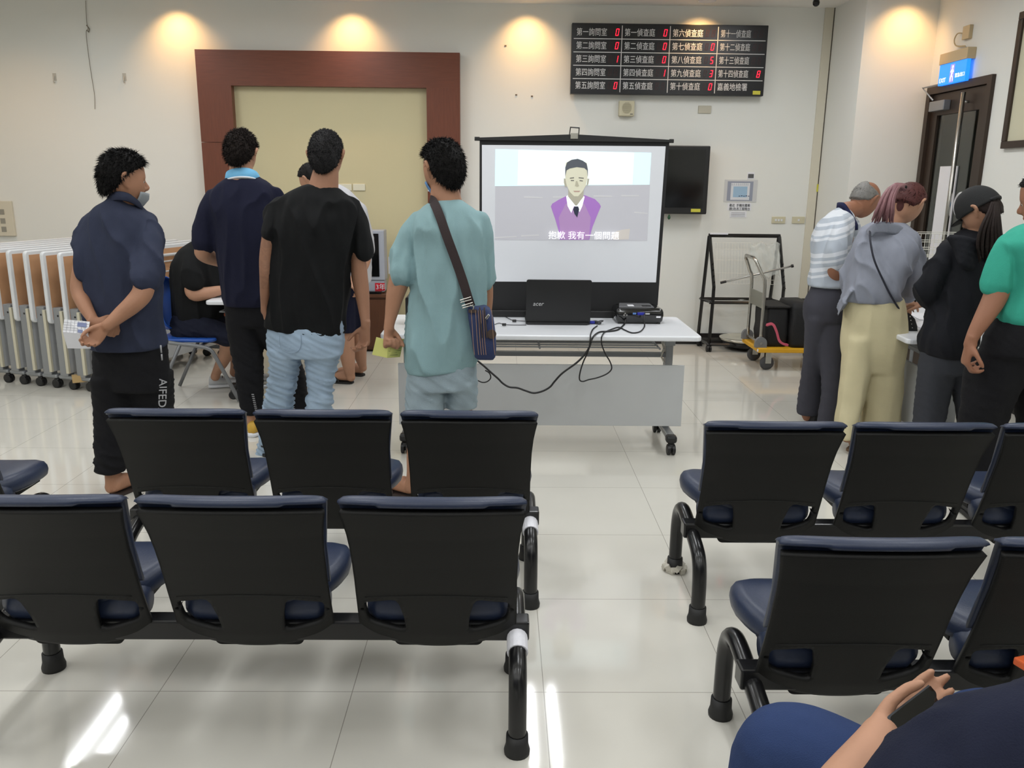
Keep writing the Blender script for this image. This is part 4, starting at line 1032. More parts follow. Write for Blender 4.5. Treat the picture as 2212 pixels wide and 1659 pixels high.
def shoe(p,heel,yaw,mu,ms,L=.28,strap=None,name='shoe'):
    f=V((math.sin(yaw),math.cos(yaw),0)); r=V((math.cos(yaw),-math.sin(yaw),0)); h=V(heel)
    def rg(d,w,z0,z1,n=18,o=0):
        out=[]
        for k in range(n):
            t=2*PI*k/n; c,s_=math.cos(t),math.sin(t)
            out.append(h+f*d*L/.28+r*(math.copysign(abs(c)**.7,c)*w+o)+V((0,0,(z0+z1)/2+math.copysign(abs(s_)**.7,s_)*(z1-z0)/2)))
        return out
    up=MB().loft([rg(d,w,.022,z) for d,w,z in ((.0,.018,.06),(.008,.030,.088),(.04,.036,.098),(.08,.037,.092),(.12,.039,.078),(.17,.045,.062),(.22,.047,.052),(.255,.040,.045),(.275,.022,.036),(.28,.008,.03))])
    u=p.part(name,up,mu)
    so=MB().loft([rg(d,w,.0,.028) for d,w in ((-.004,.02),(.006,.034),(.05,.040),(.12,.041),(.19,.050),(.245,.046),(.275,.028),(.284,.01))]); p.part('sole',so,ms,parent=u)
    if strap:
        lc=MB()
        for k in range(5): d=.10+.022*k; lc.tube([h+f*d+r*s_+V((0,0,.088-.010*k-abs(s_)*.25)) for s_ in (-.03,-.015,0,.015,.03)],.004,6)
        p.part('laces',lc,strap,parent=u)
def foot(mb,heel,yaw,L=.25,ank=None):
    f=V((math.sin(yaw),math.cos(yaw),0)); r=V((math.cos(yaw),-math.sin(yaw),0)); h=V(heel)
    pts=[(.01,.026,.034),(.04,.032,.040),(.08,.034,.044),(.12,.030,.040),(.16,.026,.036),(.20,.022,.034)]
    for d,z,w in pts: pass
    rings=[]
    for d,w,z1 in ((.0,.016,.04),(.012,.028,.06),(.05,.034,.085),(.09,.036,.075),(.14,.041,.055),(.18,.045,.040),(.21,.042,.032),(.222,.03,.026)):
        ring=[]
        for k in range(18):
            t=2*PI*k/18; c,s_=math.cos(t),math.sin(t)
            ring.append(h+f*d*L/.25+r*math.copysign(abs(c)**.8,c)*w+V((0,0,.012+z1/2+math.copysign(abs(s_)**.8,s_)*z1/2)))
        rings.append(ring)
    mb.loft(rings)
    for i in range(5):
        o=-.034+.016*i; limb(mb,[(*(h+f*(.20-.004*i)*L/.25+r*o+V((0,0,.026))),.0095+(.004 if i==0 else 0)),(*(h+f*(.232-.008*i)*L/.25+r*o+V((0,0,.022))),.009+(.004 if i==0 else 0))],n=8,sub=2,world=True)
def sandal(p,heel,yaw,m,L=.26,nm='flip_flop',heelstrap=False):
    f=V((math.sin(yaw),math.cos(yaw),0)); r=V((math.cos(yaw),-math.sin(yaw),0)); h=V(heel)-f*.01
    out=[]
    prof=[(.0,.02),(.015,.036),(.06,.040),(.12,.041),(.18,.050),(.23,.047),(.26,.03),(.27,.01)]
    pts=[h+f*d*L/.26+r*w for d,w in prof]+[h+f*d*L/.26-r*w for d,w in reversed(prof)]
    mb=MB(); n=len(pts); mb.add([q+V((0,0,.001)) for q in pts]+[q+V((0,0,.016)) for q in pts],[tuple(range(n)),tuple(reversed(range(n,2*n)))]+[(i,(i+1)%n,n+(i+1)%n,n+i) for i in range(n)])
    s_=p.part(nm,mb,m,smooth=False)
    st=MB()
    for sd in (-1,1): st.tube(spline([h+f*.10+r*sd*.042+V((0,0,.018)),h+f*.15+r*sd*.03+V((0,0,.062)),h+f*.20+r*sd*.004+V((0,0,.046)),h+f*.212+V((0,0,.02))],4),.006,7)
    if heelstrap: st.tube(spline([h+f*.09+r*.042+V((0,0,.03)),h+f*.03+r*.038+V((0,0,.06)),h-f*.002+V((0,0,.065)),h+f*.03-r*.038+V((0,0,.06)),h+f*.09-r*.042+V((0,0,.03))],5),.007,7)
    p.part('strap',st,m,parent=s_)
SK=skin('skin_tan',(164,120,94)); SK2=skin('skin_warm',(178,134,108)); SK3=skin('skin_light',(206,164,138))
HB=mat('hair_black',(14,12,12),.7,bump=.8,bs=320,mot=.5,ms=160,spec=.25)

# ---------------------------------------------------------------- people
def core(b,rows,yaw,k=.86): trunk(b,rows,yaw,k=k,kb=.9)
def neck(b,h,px,py,Y,r=.058,lean=.0):
    q=W(px,py,Y); a=h.w(V((0,.006,-.055))*h.sc); m=a.lerp(q,.5)
    limb(b,[(*q,r*1.12),(*m,r*1.0),(*a,r*.88)],n=16,world=True)
# --- person 1: hands clasped behind the back, navy shirt
p=Person('person in a dark blue shirt with hands clasped behind the back holding a booklet',-1.83,4.03)
y1=.30
sh=[(196,357,750,4.02,.135,.04),(192,353,715,4.02,.14),(186,350,680,4.02,.14),(180,346,640,4.03,.14),(176,343,600,4.03,.14),(172,338,560,4.03,.14),(173,333,525,4.04,.14),(178,330,492,4.05,.13),(192,318,465,4.05,.115),(212,300,447,4.05,.095),(232,290,434,4.05,.075),(240,284,426,4.05,.066)]
m=MB(); trunk(m,sh,y1)
limb(m,[(203,478,4.05,20),(192,510,4.02,24),(182,550,3.97,22),(177,592,3.95,20)]); limb(m,[(312,478,4.08,24),(320,515,4.02,29),(319,558,3.95,32),(314,602,3.885,35)])
p.part('shirt',grow(m,.008,3,tee(.009,1,.25)),cloth('cloth_navy_grey',(47,52,70),.12))
col=MB(); h=Head(268,388,4.06,58,6,0,1.0)
c0=[W(236,432,4.05),W(244,421,4.0),W(262,419,3.975),W(282,425,4.0),W(299,441,4.06),W(306,456,4.12)]
mid=V((W(270,430,4.06)))
P=spline(c0,6); rr=[]
for q in P:
    o=(q-mid); o.z=0; o=o.normalized(); rr.append([q+o*.010+V((0,0,-.030)),q+o*.018+V((0,0,-.026)),q+o*.010+V((0,0,.008)),q+V((0,0,.012)),q+V((0,0,-.012))])
p.part('collar',MB().loft(rr),cloth('cloth_navy_grey',(47,52,70)))
tr=[(210,371,900,4.05,.13),(206,370,850,4.05,.135),(203,366,800,4.05,.135),(202,360,745,4.04,.125),(204,356,720,4.04,.11)]
m=MB(); trunk(m,[(206,368,835,4.05,.125)]+tr[2:],y1)
trunk(m,[(215,268,1016,4.0,.07),(211,269,1000,4.0,.075),(211,272,960,4.02,.08),(209,282,900,4.04,.09),(207,290,850,4.05,.11),(206,292,810,4.05,.12)],y1)
trunk(m,[(298,352,1010,4.24,.075),(298,356,970,4.22,.08),(294,366,930,4.17,.085),(286,371,880,4.12,.095),(280,371,840,4.08,.11),(276,368,805,4.06,.12)],y1)
p.part('trousers',grow(m,.009,3,trouser(.005,2,.2)),cloth('cloth_black',(20,20,23)))
v=W(345,838,3.93)
for s_,px,py,sz,cc in (('AIFEDA',346,848,.062,(150,150,155)),):
    a=W(350,838,3.95); 
    text(s_,sz,(a.x-.005,3.945,a.z),mat('print_silver',(150,150,155),.4),'side_lettering',None,rot=(0,PI/2+.0,0)) if False else None
tl=text('AIFEDA',.055,V((0,0,0)),mat('print_silver',(165,165,168),.4),'side_lettering',None,rot=(0,0,0),ext=.002)
tl.data.transform(Matrix.Translation(W(344,818,3.965)-p.o)@Matrix.Rotation(.75,4,'Z')@Matrix.Rotation(PI/2,4,'X')@Matrix.Rotation(-PI/2-.12,4,'Z')); tl.parent=p.t
mb=MB()
for a,b in ((746,762),(765,778)): mb.tube([W(347+(a-746)*.1,a,3.95),W(347+(b-746)*.1,b,3.955)],.004,6)
p.part('reflective_marks',mb,mat('print_silver',(165,165,168),.4))
b=MB(); core(b,sh[:9],y1,.84); h.mb(b); neck(b,h,266,440,4.05,.060)
limb(b,[(205,490,4.05,15),(180,560,3.98,17),(170,612,3.95,17),(173,636,3.93,17),(184,662,3.88,15),(198,686,3.845,12),(207,700,3.83,11)])
limb(b,[(314,490,4.07,18),(318,560,3.97,20),(313,605,3.89,22),(307,634,3.86,22),(286,658,3.83,20),(262,678,3.81,17),(240,697,3.785,13.5),(232,704,3.78,13)])
hand(b,W(229,705,3.79),W(196,738,3.77)-W(231,703,3.80),(-.15,-1,-.25),-1,(35,45,30),.98,0,(.85,.45,.2))
hand(b,W(205,698,3.825),W(252,712,3.85)-W(205,694,3.82),(.15,.9,-.3),-1,(30,45,30),.95)
core(b,[(208,364,815,4.05,.11),(206,360,780,4.05,.12),(204,356,740,4.04,.11)],y1,.8)
limb(b,[(244,815,4.05,32),(245,900,4.04,26),(243,1000,4.01,18),(243,1040,4.0,15),(243,1052,4.0,16)]); limb(b,[(320,815,4.08,32),(326,930,4.17,25),(325,1010,4.24,17),(325,1046,4.25,15)])
f1=WZ(243,1076,0); foot(b,(f1.x,3.97,.01),.35); f2=W(325,1046,4.25); foot(b,(f2.x,4.2,.01),.3)
p.part('body',grow(b,.0055,2),SK)
sandal(p,(f1.x,3.97,0),.35,mat('sandal_brown',(52,40,36),.6),nm='sandal'); sandal(p,(f2.x,4.2,0),.3,mat('sandal_brown',(52,40,36),.6),nm='sandal')
p.part('hair',h.hair(.017,L=.028,N=5000,fall=.65,seed=1,zl=(.55,.45,.28,.10,-.32,-.58,-.62)),HB)
eyes(p,h)
mk=MB(); rings=[]
for j in range(7):
    r=[]
    for i in range(13):
        a=-.95+1.9*i/12; z=-.34-.095*j; d=V((math.sin(a)*math.sqrt(1-z*z),math.cos(a)*math.sqrt(1-z*z),z)); o=.010+(.016*math.exp(-(a/.5)**2) if 1 else 0); r.append(h.w(h.hp(d)+d*o))
    rings.append(r)
vs=[q for r in rings for q in r]; mk.add(vs,[(j*13+i,j*13+i+1,(j+1)*13+i+1,(j+1)*13+i) for j in range(6) for i in range(12)])
mo=p.part('face_mask',mk,mat('mask_grey',(150,156,160),.8)); md=mo.modifiers.new('t','SOLIDIFY'); md.thickness=.002
# booklet
q=[W(139,690,3.79),W(194,695,3.775),W(136,717,3.78),W(190,722,3.745),W(196,753,3.78),W(146,752,3.82)]
t=thing('booklet','open white booklet with printed grid held behind the back by the person at left','booklet',tuple(q[2])); o=q[2]
def slab(pts,m,name,parent,o,th=.0015):
    n=(pts[1]-pts[0]).cross(pts[2]-pts[0]).normalized()*th; k=len(pts)
    return MB().add([a-o+n for a in pts]+[a-o-n for a in pts],[tuple(range(k)),tuple(reversed(range(k,2*k)))]+[(i,(i+1)%k,k+(i+1)%k,k+i) for i in range(k)]).build(name,m,parent)
slab([q[0],q[1],q[3],q[2]],M_paper,'upper_page',t,o); slab([q[2],q[3],q[4],q[5]],M_paper,'lower_page',t,o)
g=MB()
for k in range(1,7):
    a=q[0].lerp(q[1],k/7); b_=q[2].lerp(q[3],k/7); g.tube([a-o+V((0,-.003,0)),b_-o+V((0,-.003,0))],.0006,4)
for k in range(1,5):
    a=q[0].lerp(q[2],k/5); b_=q[1].lerp(q[3],k/5); g.tube([a-o+V((0,-.003,0)),b_-o+V((0,-.003,0))],.0006,4)
g.build('printed_grid',mat('print_faint2',(150,152,160),.7),t)
def cell(u0,u1,v0,v1): 
    f=lambda u,v:(q[0].lerp(q[1],u)).lerp(q[2].lerp(q[3],u),v)+V((0,-.004,0))
    return [f(u0,v0),f(u1,v0),f(u1,v1),f(u0,v1)]
slab(cell(.55,.9,.12,.45),mat('stamp_blue',(120,130,165),.7),'blue_stamp',t,o,.0008); slab(cell(.6,.78,.68,.92),mat('stamp_blue',(120,130,165),.7),'blue_stamp',t,o,.0008)

# --- person 2: navy polo, pale blue collar
p=Person('person in a dark navy polo shirt with pale blue collar, seen from behind',-1.52,5.12)
sh=[(485,600,657,5.12,.14),(481,603,625,5.12,.145),(478,606,590,5.12,.15),(470,609,545,5.12,.15),(463,611,500,5.12,.15),(456,608,460,5.12,.145),(452,604,432,5.12,.13),(460,598,412,5.12,.115),(474,584,396,5.12,.095),(490,564,384,5.12,.07),(497,556,378,5.12,.06)]
m=MB(); trunk(m,sh,.1)
limb(m,[(462,425,5.12,18),(449,455,5.1,23),(444,490,5.1,25),(443,525,5.1,26)]); limb(m,[(595,420,5.12,18),(610,455,5.15,23),(614,500,5.2,23),(613,530,5.22,23)])
p.part('polo_shirt',grow(m,.009,3,tee(.006,5)),cloth('cloth_navy',(22,24,44),.1))
h=Head(521,333,5.14,4,24,0,1.04)
c0=[W(489,388,5.16),W(492,373,5.1),W(505,366,5.065),W(522,364,5.055),W(540,366,5.065),W(553,373,5.1),W(560,386,5.16)]
mid=W(523,376,5.14); rr=[]
for q_ in spline(c0,5):
    o=(q_-mid); o.z=0; o=o.normalized(); rr.append([q_+o*.010+V((0,0,-.056)),q_+o*.018+V((0,0,-.046)),q_+o*.008+V((0,0,.004)),q_+V((0,0,.006)),q_+V((0,0,-.02))])
p.part('collar',MB().loft(rr),cloth('collar_sky_blue',(120,186,226)),label='pale blue collar with white edge')
rr2=[[r[0]+V((0,0,-.003)),r[1]+V((0,0,-.003)),r[1]+V((0,0,.003)),r[0]+V((0,0,.003))] for r in rr]
p.part('collar_trim',MB().loft([[q_+(q_-mid).normalized()*.002 for q_ in r] for r in rr2]),cloth('cloth_white',(226,230,234)))
m=MB(); trunk(m,[(492,598,700,5.12,.12),(486,600,655,5.12,.125),(488,598,630,5.12,.11)],.1)
trunk(m,[(526,568,892,5.04,.06),(519,568,865,5.05,.066),(515,567,830,5.06,.07),(508,567,790,5.08,.08),(500,566,750,5.1,.09),(494,566,712,5.12,.11),(490,560,690,5.12,.11)],.1)
trunk(m,[(622,664,892,5.26,.06),(620,664,860,5.25,.066),(612,660,820,5.22,.07),(594,646,780,5.18,.08),(570,625,740,5.15,.1),(552,606,705,5.13,.11)],.1)
p.part('trousers',grow(m,.009,3,trouser(.005,7,.4,.7)),cloth('cloth_black',(20,20,23)))
for k,(px,py,Y) in enumerate(((546,852,4.97),(628,853,5.18))):
    g=MB()
    for j in range(9): 
        a=W(px+j*.9,py+j*4.2,Y); g.tube([a+V((-.007,0,0)),a+V((.008,-.002,0))],.0028,5)
    p.part('reflective_marks',g,mat('print_silver',(165,165,168),.4))
b=MB(); core(b,sh[:8],.1,.84); h.mb(b); neck(b,h,523,392,5.12,.071)
limb(b,[(462,430,5.12,15),(446,490,5.1,19),(440,535,5.1,19),(441,548,5.14,18),(462,558,5.25,16),(490,565,5.36,13),(515,562,5.43,10),(522,560,5.45,10)])
hand(b,W(520,560,5.45),(.8,.5,.0),(0,.2,-1),-1,(20,30,20))
limb(b,[(597,430,5.12,15),(612,500,5.2,18),(608,545,5.27,17),(585,558,5.38,14),(560,560,5.46,10)])
hand(b,W(560,560,5.46),(-.7,.6,0),(0,.2,-1),1,(20,30,20))
limb(b,[(530,690,5.12,26),(537,790,5.08,20),(545,880,5.05,15),(545,920,5.05,13)]); limb(b,[(575,700,5.13,26),(628,820,5.22,18),(643,880,5.26,13),(643,905,5.27,12)])
p.part('body',grow(b,.006,2),SK2)
p.part('hair',h.hair(.014,L=.022,N=4500,fall=.4,seed=2,zl=(.60,.52,.34,.16,-.52,-.80,-.85),taper=.5),mat('hair_brown_black',(28,20,17),.75,bump=.8,bs=320,mot=.5,ms=120,spec=.25))
eyes(p,h)
M_sy=mat('shoe_yellow',(200,158,60),.7,mot=.2,ms=30)
f1=W(545,930,5.0); shoe(p,(f1.x,4.97,0),.25,M_sy,M_white,.29,mat('shoe_maroon',(96,48,58),.7)); f2=W(643,905,5.22); shoe(p,(f2.x,5.22,0),.2,M_sy,M_white,.29,mat('shoe_maroon',(96,48,58),.7))

# --- person 3: black T-shirt, light jeans, tattooed arm
p=Person('person in a black T-shirt and pale jeans with a tattooed left arm',-1.0,4.55)
y3=.12
sh=[(574,743,713,4.55,.14,-.09),(572,746,685,4.55,.145,-.04),(577,750,645,4.55,.145),(583,753,600,4.55,.15),(587,759,555,4.55,.15),(590,767,510,4.55,.15),(590,771,475,4.55,.145),(592,772,448,4.56,.13),(606,760,427,4.56,.11),(632,738,411,4.56,.085),(654,724,401,4.56,.073)]
m=MB(); trunk(m,sh,y3)
limb(m,[(605,440,4.56,17),(590,465,4.53,20),(583,490,4.51,20),(579,506,4.50,20)]); limb(m,[(755,440,4.56,18),(772,475,4.57,24),(780,515,4.57,26),(783,543,4.57,25)])
p.part('t_shirt',grow(m,.008,3,tee(.009,11,.15)),cloth('cloth_black_tee',(18,19,20),.08))
h=Head(705,338,4.57,6,10,0,1.03)
m=MB(); trunk(m,[(578,742,765,4.55,.135),(576,744,730,4.55,.14),(580,742,700,4.55,.13),(584,738,680,4.55,.11)],y3)
trunk(m,[(553,592,990,4.68,.058),(560,612,950,4.66,.066),(568,628,915,4.62,.072),(572,632,875,4.59,.078),(578,636,840,4.57,.08),(583,642,805,4.56,.09),(585,650,775,4.55,.11),(584,655,750,4.55,.12)],y3)
trunk(m,[(664,706,1000,4.52,.06),(663,712,940,4.52,.068),(664,716,880,4.53,.076),(667,720,830,4.54,.082),(664,728,790,4.55,.10),(658,735,760,4.55,.12)],y3)
def jm(x,y,z):
    w=.5+1.1*math.exp(-((z-.40)/.2)**2)+.9*math.exp(-((z-.15)/.15)**2)
    a=noise.noise(V((x*5,y*5,z*30+x*14))); return .0048*w*(2.2*max(0,1-2*abs(a))**2-.7)
p.part('jeans',grow(m,.008,3,jm),mat('denim_pale',(160,180,200),.9,bump=.5,bs=400,mot=.16,ms=9,spec=.2))
st=MB()
pk=spline([W(x,y,4.40) for x,y in ((604,722),(604,742),(611,757),(628,763),(645,757),(650,742),(650,722))],4)
st.tube([q_+V((0,.004,0)) for q_ in pk],.0016,5)
p.part('pocket_stitching',st,mat('denim_stitch',(138,156,176),.9))
b=MB(); core(b,sh[:8],y3,.84); h.mb(b); neck(b,h,698,412,4.56,.073)
limb(b,[(606,445,4.56,13),(588,480,4.53,15),(580,520,4.50,15.5),(575,560,4.49,15),(574,595,4.48,13.5),(573,630,4.50,11.5),(572,660,4.52,9),(572,672,4.52,9)])
hand(b,W(573,672,4.52),(.1,.1,-1),(.9,.2,0),1,(30,40,30),.95)
limb(b,[(757,445,4.56,15),(773,500,4.57,18),(773,550,4.57,17),(776,590,4.57,18),(781,625,4.56,16.5),(786,665,4.54,13),(789,693,4.52,10.5),(790,704,4.515,10.5)])
hand(b,W(790,706,4.515),(-.12,-.0,-1),(-.55,-.8,0),-1,(32,48,32),1.05)
limb(b,[(618,770,4.55,26),(604,870,4.58,20),(575,980,4.66,13),(568,1006,4.68,12)]); limb(b,[(692,770,4.55,26),(690,900,4.53,20),(686,1000,4.52,13),(685,1030,4.52,12)])
f1=WZ(567,1003,0); foot(b,(f1.x,4.6,.01),-.1); f2=W(685,1030,4.5); foot(b,(f2.x,4.48,.01),.15)
ms=grow(b,.0055,2)
# tattoo region as a vertex attribute
at=ms.color_attributes.new('tattoo','FLOAT_COLOR','POINT'); A=W(585,500,4.5); B=W(572,622,4.5); A2=W(770,547,4.57); n=len(ms.vertices); co=np.zeros(n*3); ms.vertices.foreach_get('co',co); co=co.reshape(-1,3)
m1=(np.hypot(co[:,0]-(A.x+B.x)/2,co[:,1]-4.5)<.09)&(co[:,2]<A.z+.05)&(co[:,2]>B.z)&(co[:,0]<W(594,560,4.5).x+.005)
m2=(co[:,0]>W(745,547,4.57).x)&(co[:,2]<A2.z+.03)&(co[:,2]>A2.z-.03)&(co[:,1]<4.62)
cc=np.zeros((n,4)); cc[:,0]=(m1|m2).astype(float); cc[:,3]=1; at.data.foreach_set('color',cc.ravel())
mt=skin('skin_tattooed',(154,112,88)); nt=mt.node_tree; bs_=nt.nodes['Principled BSDF']; src=bs_.inputs['Base Color'].links[0].from_socket
va=nt.nodes.new('ShaderNodeVertexColor'); va.layer_name='tattoo'; vo=nt.nodes.new('ShaderNodeTexNoise'); vo.inputs['Scale'].default_value=22; vo.inputs['Detail'].default_value=3; vo.inputs['Distortion'].default_value=2.5
tc=nt.nodes.new('ShaderNodeTexCoord'); nt.links.new(tc.outputs['Object'],vo.inputs['Vector'])
mr=nt.nodes.new('ShaderNodeMapRange'); nt.links.new(vo.outputs[0],mr.inputs[0]); mr.inputs[1].default_value=.42; mr.inputs[2].default_value=.56; mr.inputs[3].default_value=.95; mr.inputs[4].default_value=.35
mu=nt.nodes.new('ShaderNodeMath'); mu.operation='MULTIPLY'; nt.links.new(mr.outputs[0],mu.inputs[0]); nt.links.new(va.outputs[0],mu.inputs[1])
mx=nt.nodes.new('ShaderNodeMix'); mx.data_type='RGBA'; nt.links.new(mu.outputs[0],mx.inputs[0]); nt.links.new(src,mx.inputs[6]); mx.inputs[7].default_value=lin((62,54,50)); nt.links.new(mx.outputs[2],bs_.inputs['Base Color'])
p.part('body',ms,mt,label='skin with dark tattoos over the left arm')
p.part('hair',h.hair(.010,L=.012,N=5000,fall=.25,seed=3,zl=(.60,.52,.34,.16,-.52,-.80,-.85),taper=.6),mat('hair_cropped_grey',(42,41,42),.8,bump=.9,bs=350,mot=.75,ms=130,spec=.2))
eyes(p,h)
sandal(p,(f1.x,4.6,0),-.1,M_rub,heelstrap=True,nm='sandal'); sandal(p,(f2.x,4.48,0),.15,M_rub,heelstrap=True,nm='sandal')

# --- person 4: hidden behind person 3, grey-white shirt, navy shorts
p=Person('person in a pale grey shirt, navy shorts and flip-flops, mostly hidden behind the black T-shirt',-1.2,6.4)
sh=[(700,800,612,6.4,.13),(690,799,580,6.4,.14),(684,797,540,6.4,.14),(680,792,490,6.4,.14),(678,786,458,6.4,.13),(684,776,434,6.4,.11),(694,756,412,6.4,.085),(702,738,400,6.4,.065)]
m=MB(); trunk(m,sh,-.3); limb(m,[(690,440,6.38,14),(684,480,6.35,16),(684,510,6.33,16)]); limb(m,[(778,450,6.4,15),(788,500,6.4,17),(790,545,6.4,17)])
p.part('shirt',grow(m,.012,5,tee(.006,21)),cloth('cloth_pale_grey',(196,196,200)))
h=Head(676,390,6.32,-60,35,0,1.0)
m=MB(); trunk(m,[(718,783,640,6.4,.11),(716,790,605,6.4,.115)],-.3)
trunk(m,[(724,768,716,6.36,.085),(722,768,680,6.37,.095),(720,768,640,6.38,.1)],-.3); trunk(m,[(750,790,714,6.5,.085),(746,790,680,6.48,.095),(742,790,640,6.45,.1)],-.3)
p.part('shorts',grow(m,.012,4,tee(.005,22)),cloth('cloth_navy',(22,24,44),.1))
b=MB(); core(b,sh[:7],-.3,.84); h.mb(b); neck(b,h,712,408,6.37,.055)
limb(b,[(692,445,6.38,11),(684,510,6.3,12),(690,560,6.22,11),(735,598,6.15,9),(745,606,6.14,8)]); hand(b,W(746,608,6.14),(.8,-.1,-.4),(0,.3,-1),1,(40,50,30))
limb(b,[(778,455,6.4,12),(790,540,6.4,12),(785,575,6.35,11),(762,605,6.25,9),(752,612,6.2,8)]); hand(b,W(752,612,6.2),(-.6,-.3,-.5),(0,.2,-1),-1,(40,50,30))
limb(b,[(745,680,6.37,18),(748,740,6.37,18),(752,780,6.37,15),(757,810,6.38,10),(758,815,6.38,10)]); limb(b,[(768,680,6.47,18),(776,735,6.5,17),(778,765,6.55,14),(783,790,6.6,9),(784,795,6.6,9)])
f1=WZ(768,829,0); foot(b,(f1.x-.03,6.40,.01),-1.35); f2=WZ(795,808,0); foot(b,(f2.x-.03,6.66,.01),-1.25)
p.part('body',grow(b,.0065,2),SK2); p.part('hair',h.hair(.010,L=.012,N=900,seed=4),HB); eyes(p,h)
sandal(p,(f1.x-.03,6.40,0),-1.35,M_rub); sandal(p,(f2.x-.03,6.66,0),-1.25,M_rub)

# --- person 5: teal T-shirt with shoulder bag
p=Person('person in a loose teal T-shirt and denim shorts with brown strap across the back',-.33,3.98)
y5=-.12
sh=[(880,1024,795,3.96,.14,.12),(879,1032,765,3.96,.145,.09),(880,1042,725,3.96,.145,.03),(884,1046,670,3.97,.145),(890,1048,620,3.97,.145),(894,1050,570,3.97,.145),(893,1050,525,3.98,.145),(888,1048,492,3.98,.14),(892,1040,468,3.98,.12),(908,1024,451,3.98,.10),(926,1008,439,3.98,.078),(938,998,432,3.98,.064)]
m=MB(); trunk(m,sh,y5)
limb(m,[(900,475,3.98,20),(885,505,3.96,24),(876,545,3.95,27),(868,590,3.92,34)]); limb(m,[(1034,475,3.98,21),(1045,510,3.99,24),(1048,555,4.0,25),(1050,606,4.01,25)])
p.part('t_shirt',grow(m,.009,4,tee(.010,31,.1)),cloth('cloth_teal',(122,158,162),.08,spec_=None) if False else cloth('cloth_teal',(136,166,170),.05))
h=Head(957,366,4.0,-38,14,0,1.04)
m=MB(); trunk(m,[(878,1030,835,3.97,.13),(880,1030,800,3.97,.135),(884,1026,770,3.97,.13)],y5)
trunk(m,[(876,955,915,3.95,.105),(876,957,880,3.96,.105),(877,962,845,3.97,.115),(879,966,815,3.97,.125)],y5); trunk(m,[(961,1030,877,4.0,.09),(964,1031,850,3.99,.10),(962,1031,820,3.98,.12)],y5)
p.part('denim_shorts',grow(m,.009,3,trouser(.005,32,.6,.6)),mat('denim_light',(150,166,174),.9,bump=.6,bs=400,mot=.3,ms=9,spec=.2))
b=MB(); core(b,sh[:9],y5,.84); h.mb(b); neck(b,h,964,444,3.99,.070)
limb(b,[(902,480,3.98,16),(880,545,3.95,20),(868,590,3.94,23),(861,612,3.93,22.5),(853,640,3.92,19.5),(846,675,3.91,14.5),(841,700,3.90,11.5),(840,710,3.90,12)])
fist(b,W(840,708,3.90),(-.05,-.05,-1),(.85,-.45,0),1,1.02)
limb(b,[(1032,480,3.98,13),(1047,560,4.0,14),(1051,610,4.02,14),(1052,650,4.06,13),(1048,690,4.12,11),(1044,715,4.18,9)]); hand(b,W(1044,718,4.19),(-.2,.4,-.9),(-.9,0,0),-1)
limb(b,[(918,850,3.96,30),(908,920,3.95,27),(900,980,3.94,22),(893,1025,3.95,15),(888,1052,3.96,14)]); limb(b,[(998,850,3.98,28),(996,890,4.0,24),(992,960,4.02,22),(988,1040,4.05,14)])
f1=V((W(888,1060,3.95).x,3.97,.01)); foot(b,f1,-.95,.26); f2=V((W(988,1050,4.05).x,4.02,.01)); foot(b,f2,.1)
p.part('body',grow(b,.0055,2),SK)
def bald5(d): return 1-.75*math.exp(-((d[0]-.0)**2+(d[1]+.18)**2)/.03)*(d[2]>0)
p.part('hair',h.hair(.014,L=.022,N=5000,fall=.6,seed=5,bald=bald5,zl=(.60,.52,.34,.14,-.52,-.80,-.85),taper=.3),HB); eyes(p,h)
sandal(p,f1-V((0,0,.01)),-.95,mat('sandal_brown',(52,40,36),.6)); sandal(p,f2-V((0,0,.01)),.1,mat('sandal_brown',(52,40,36),.6))
mk=MB(); vs=[]
for j in range(6):
    for i in range(13):
        a=-1.15+2.3*i/12; z=-.30-.12*j; d=V((math.sin(a)*math.sqrt(max(.05,1-z*z)),math.cos(a)*math.sqrt(max(.05,1-z*z)),z)); vs.append(h.w(h.hp(d)+d*(.008+.012*math.exp(-(a/.5)**2))))
mk.add(vs,[(j*13+i,j*13+i+1,(j+1)*13+i+1,(j+1)*13+i) for j in range(5) for i in range(12)]); mo=p.part('face_mask',mk,mat('mask_blue',(96,140,190),.8)); md=mo.modifiers.new('t','SOLIDIFY'); md.thickness=.002
# strap and bag
t=thing('shoulder_bag','navy pinstriped shoulder bag with brown strap hanging at the hip of the person in teal','bag',tuple(W(1044,715,3.86))); o=t.location.copy()
P=spline([W(x,y,Y)-o for x,y,Y in ((928,431,3.945),(936,436,3.90),(948,462,3.842),(965,510,3.812),(982,556,3.808),(999,604,3.808),(1010,640,3.81),(1017,662,3.825))],6)
rr=[]
for i,q_ in enumerate(P):
    d=(P[min(i+1,len(P)-1)]-P[max(i-1,0)]).normalized(); s_=d.cross(V((0,1,0))).normalized()*.021; n_=V((0,.0025,0)); rr.append([q_-s_-n_,q_+s_-n_,q_+s_+n_,q_-s_+n_])
MB().loft(rr).build('strap',mat('strap_brown',(48,36,36),.8,bump=.4,bs=300),t)
for px,py in ((1006,645),(1010,657)):
    a=W(px,py,3.80)-o; MB().tube([a+V((-.026,0,-.008)),a+V((.024,0,.008)),a+V((.026,0,-.004)),a+V((-.024,0,-.018))],.0028,6,closed=True).build('buckle',M_steel,t)
M_jn=mat('bag_navy',(44,56,94),.85,bump=.4,bs=250,mot=.15,ms=12)
rings=[]
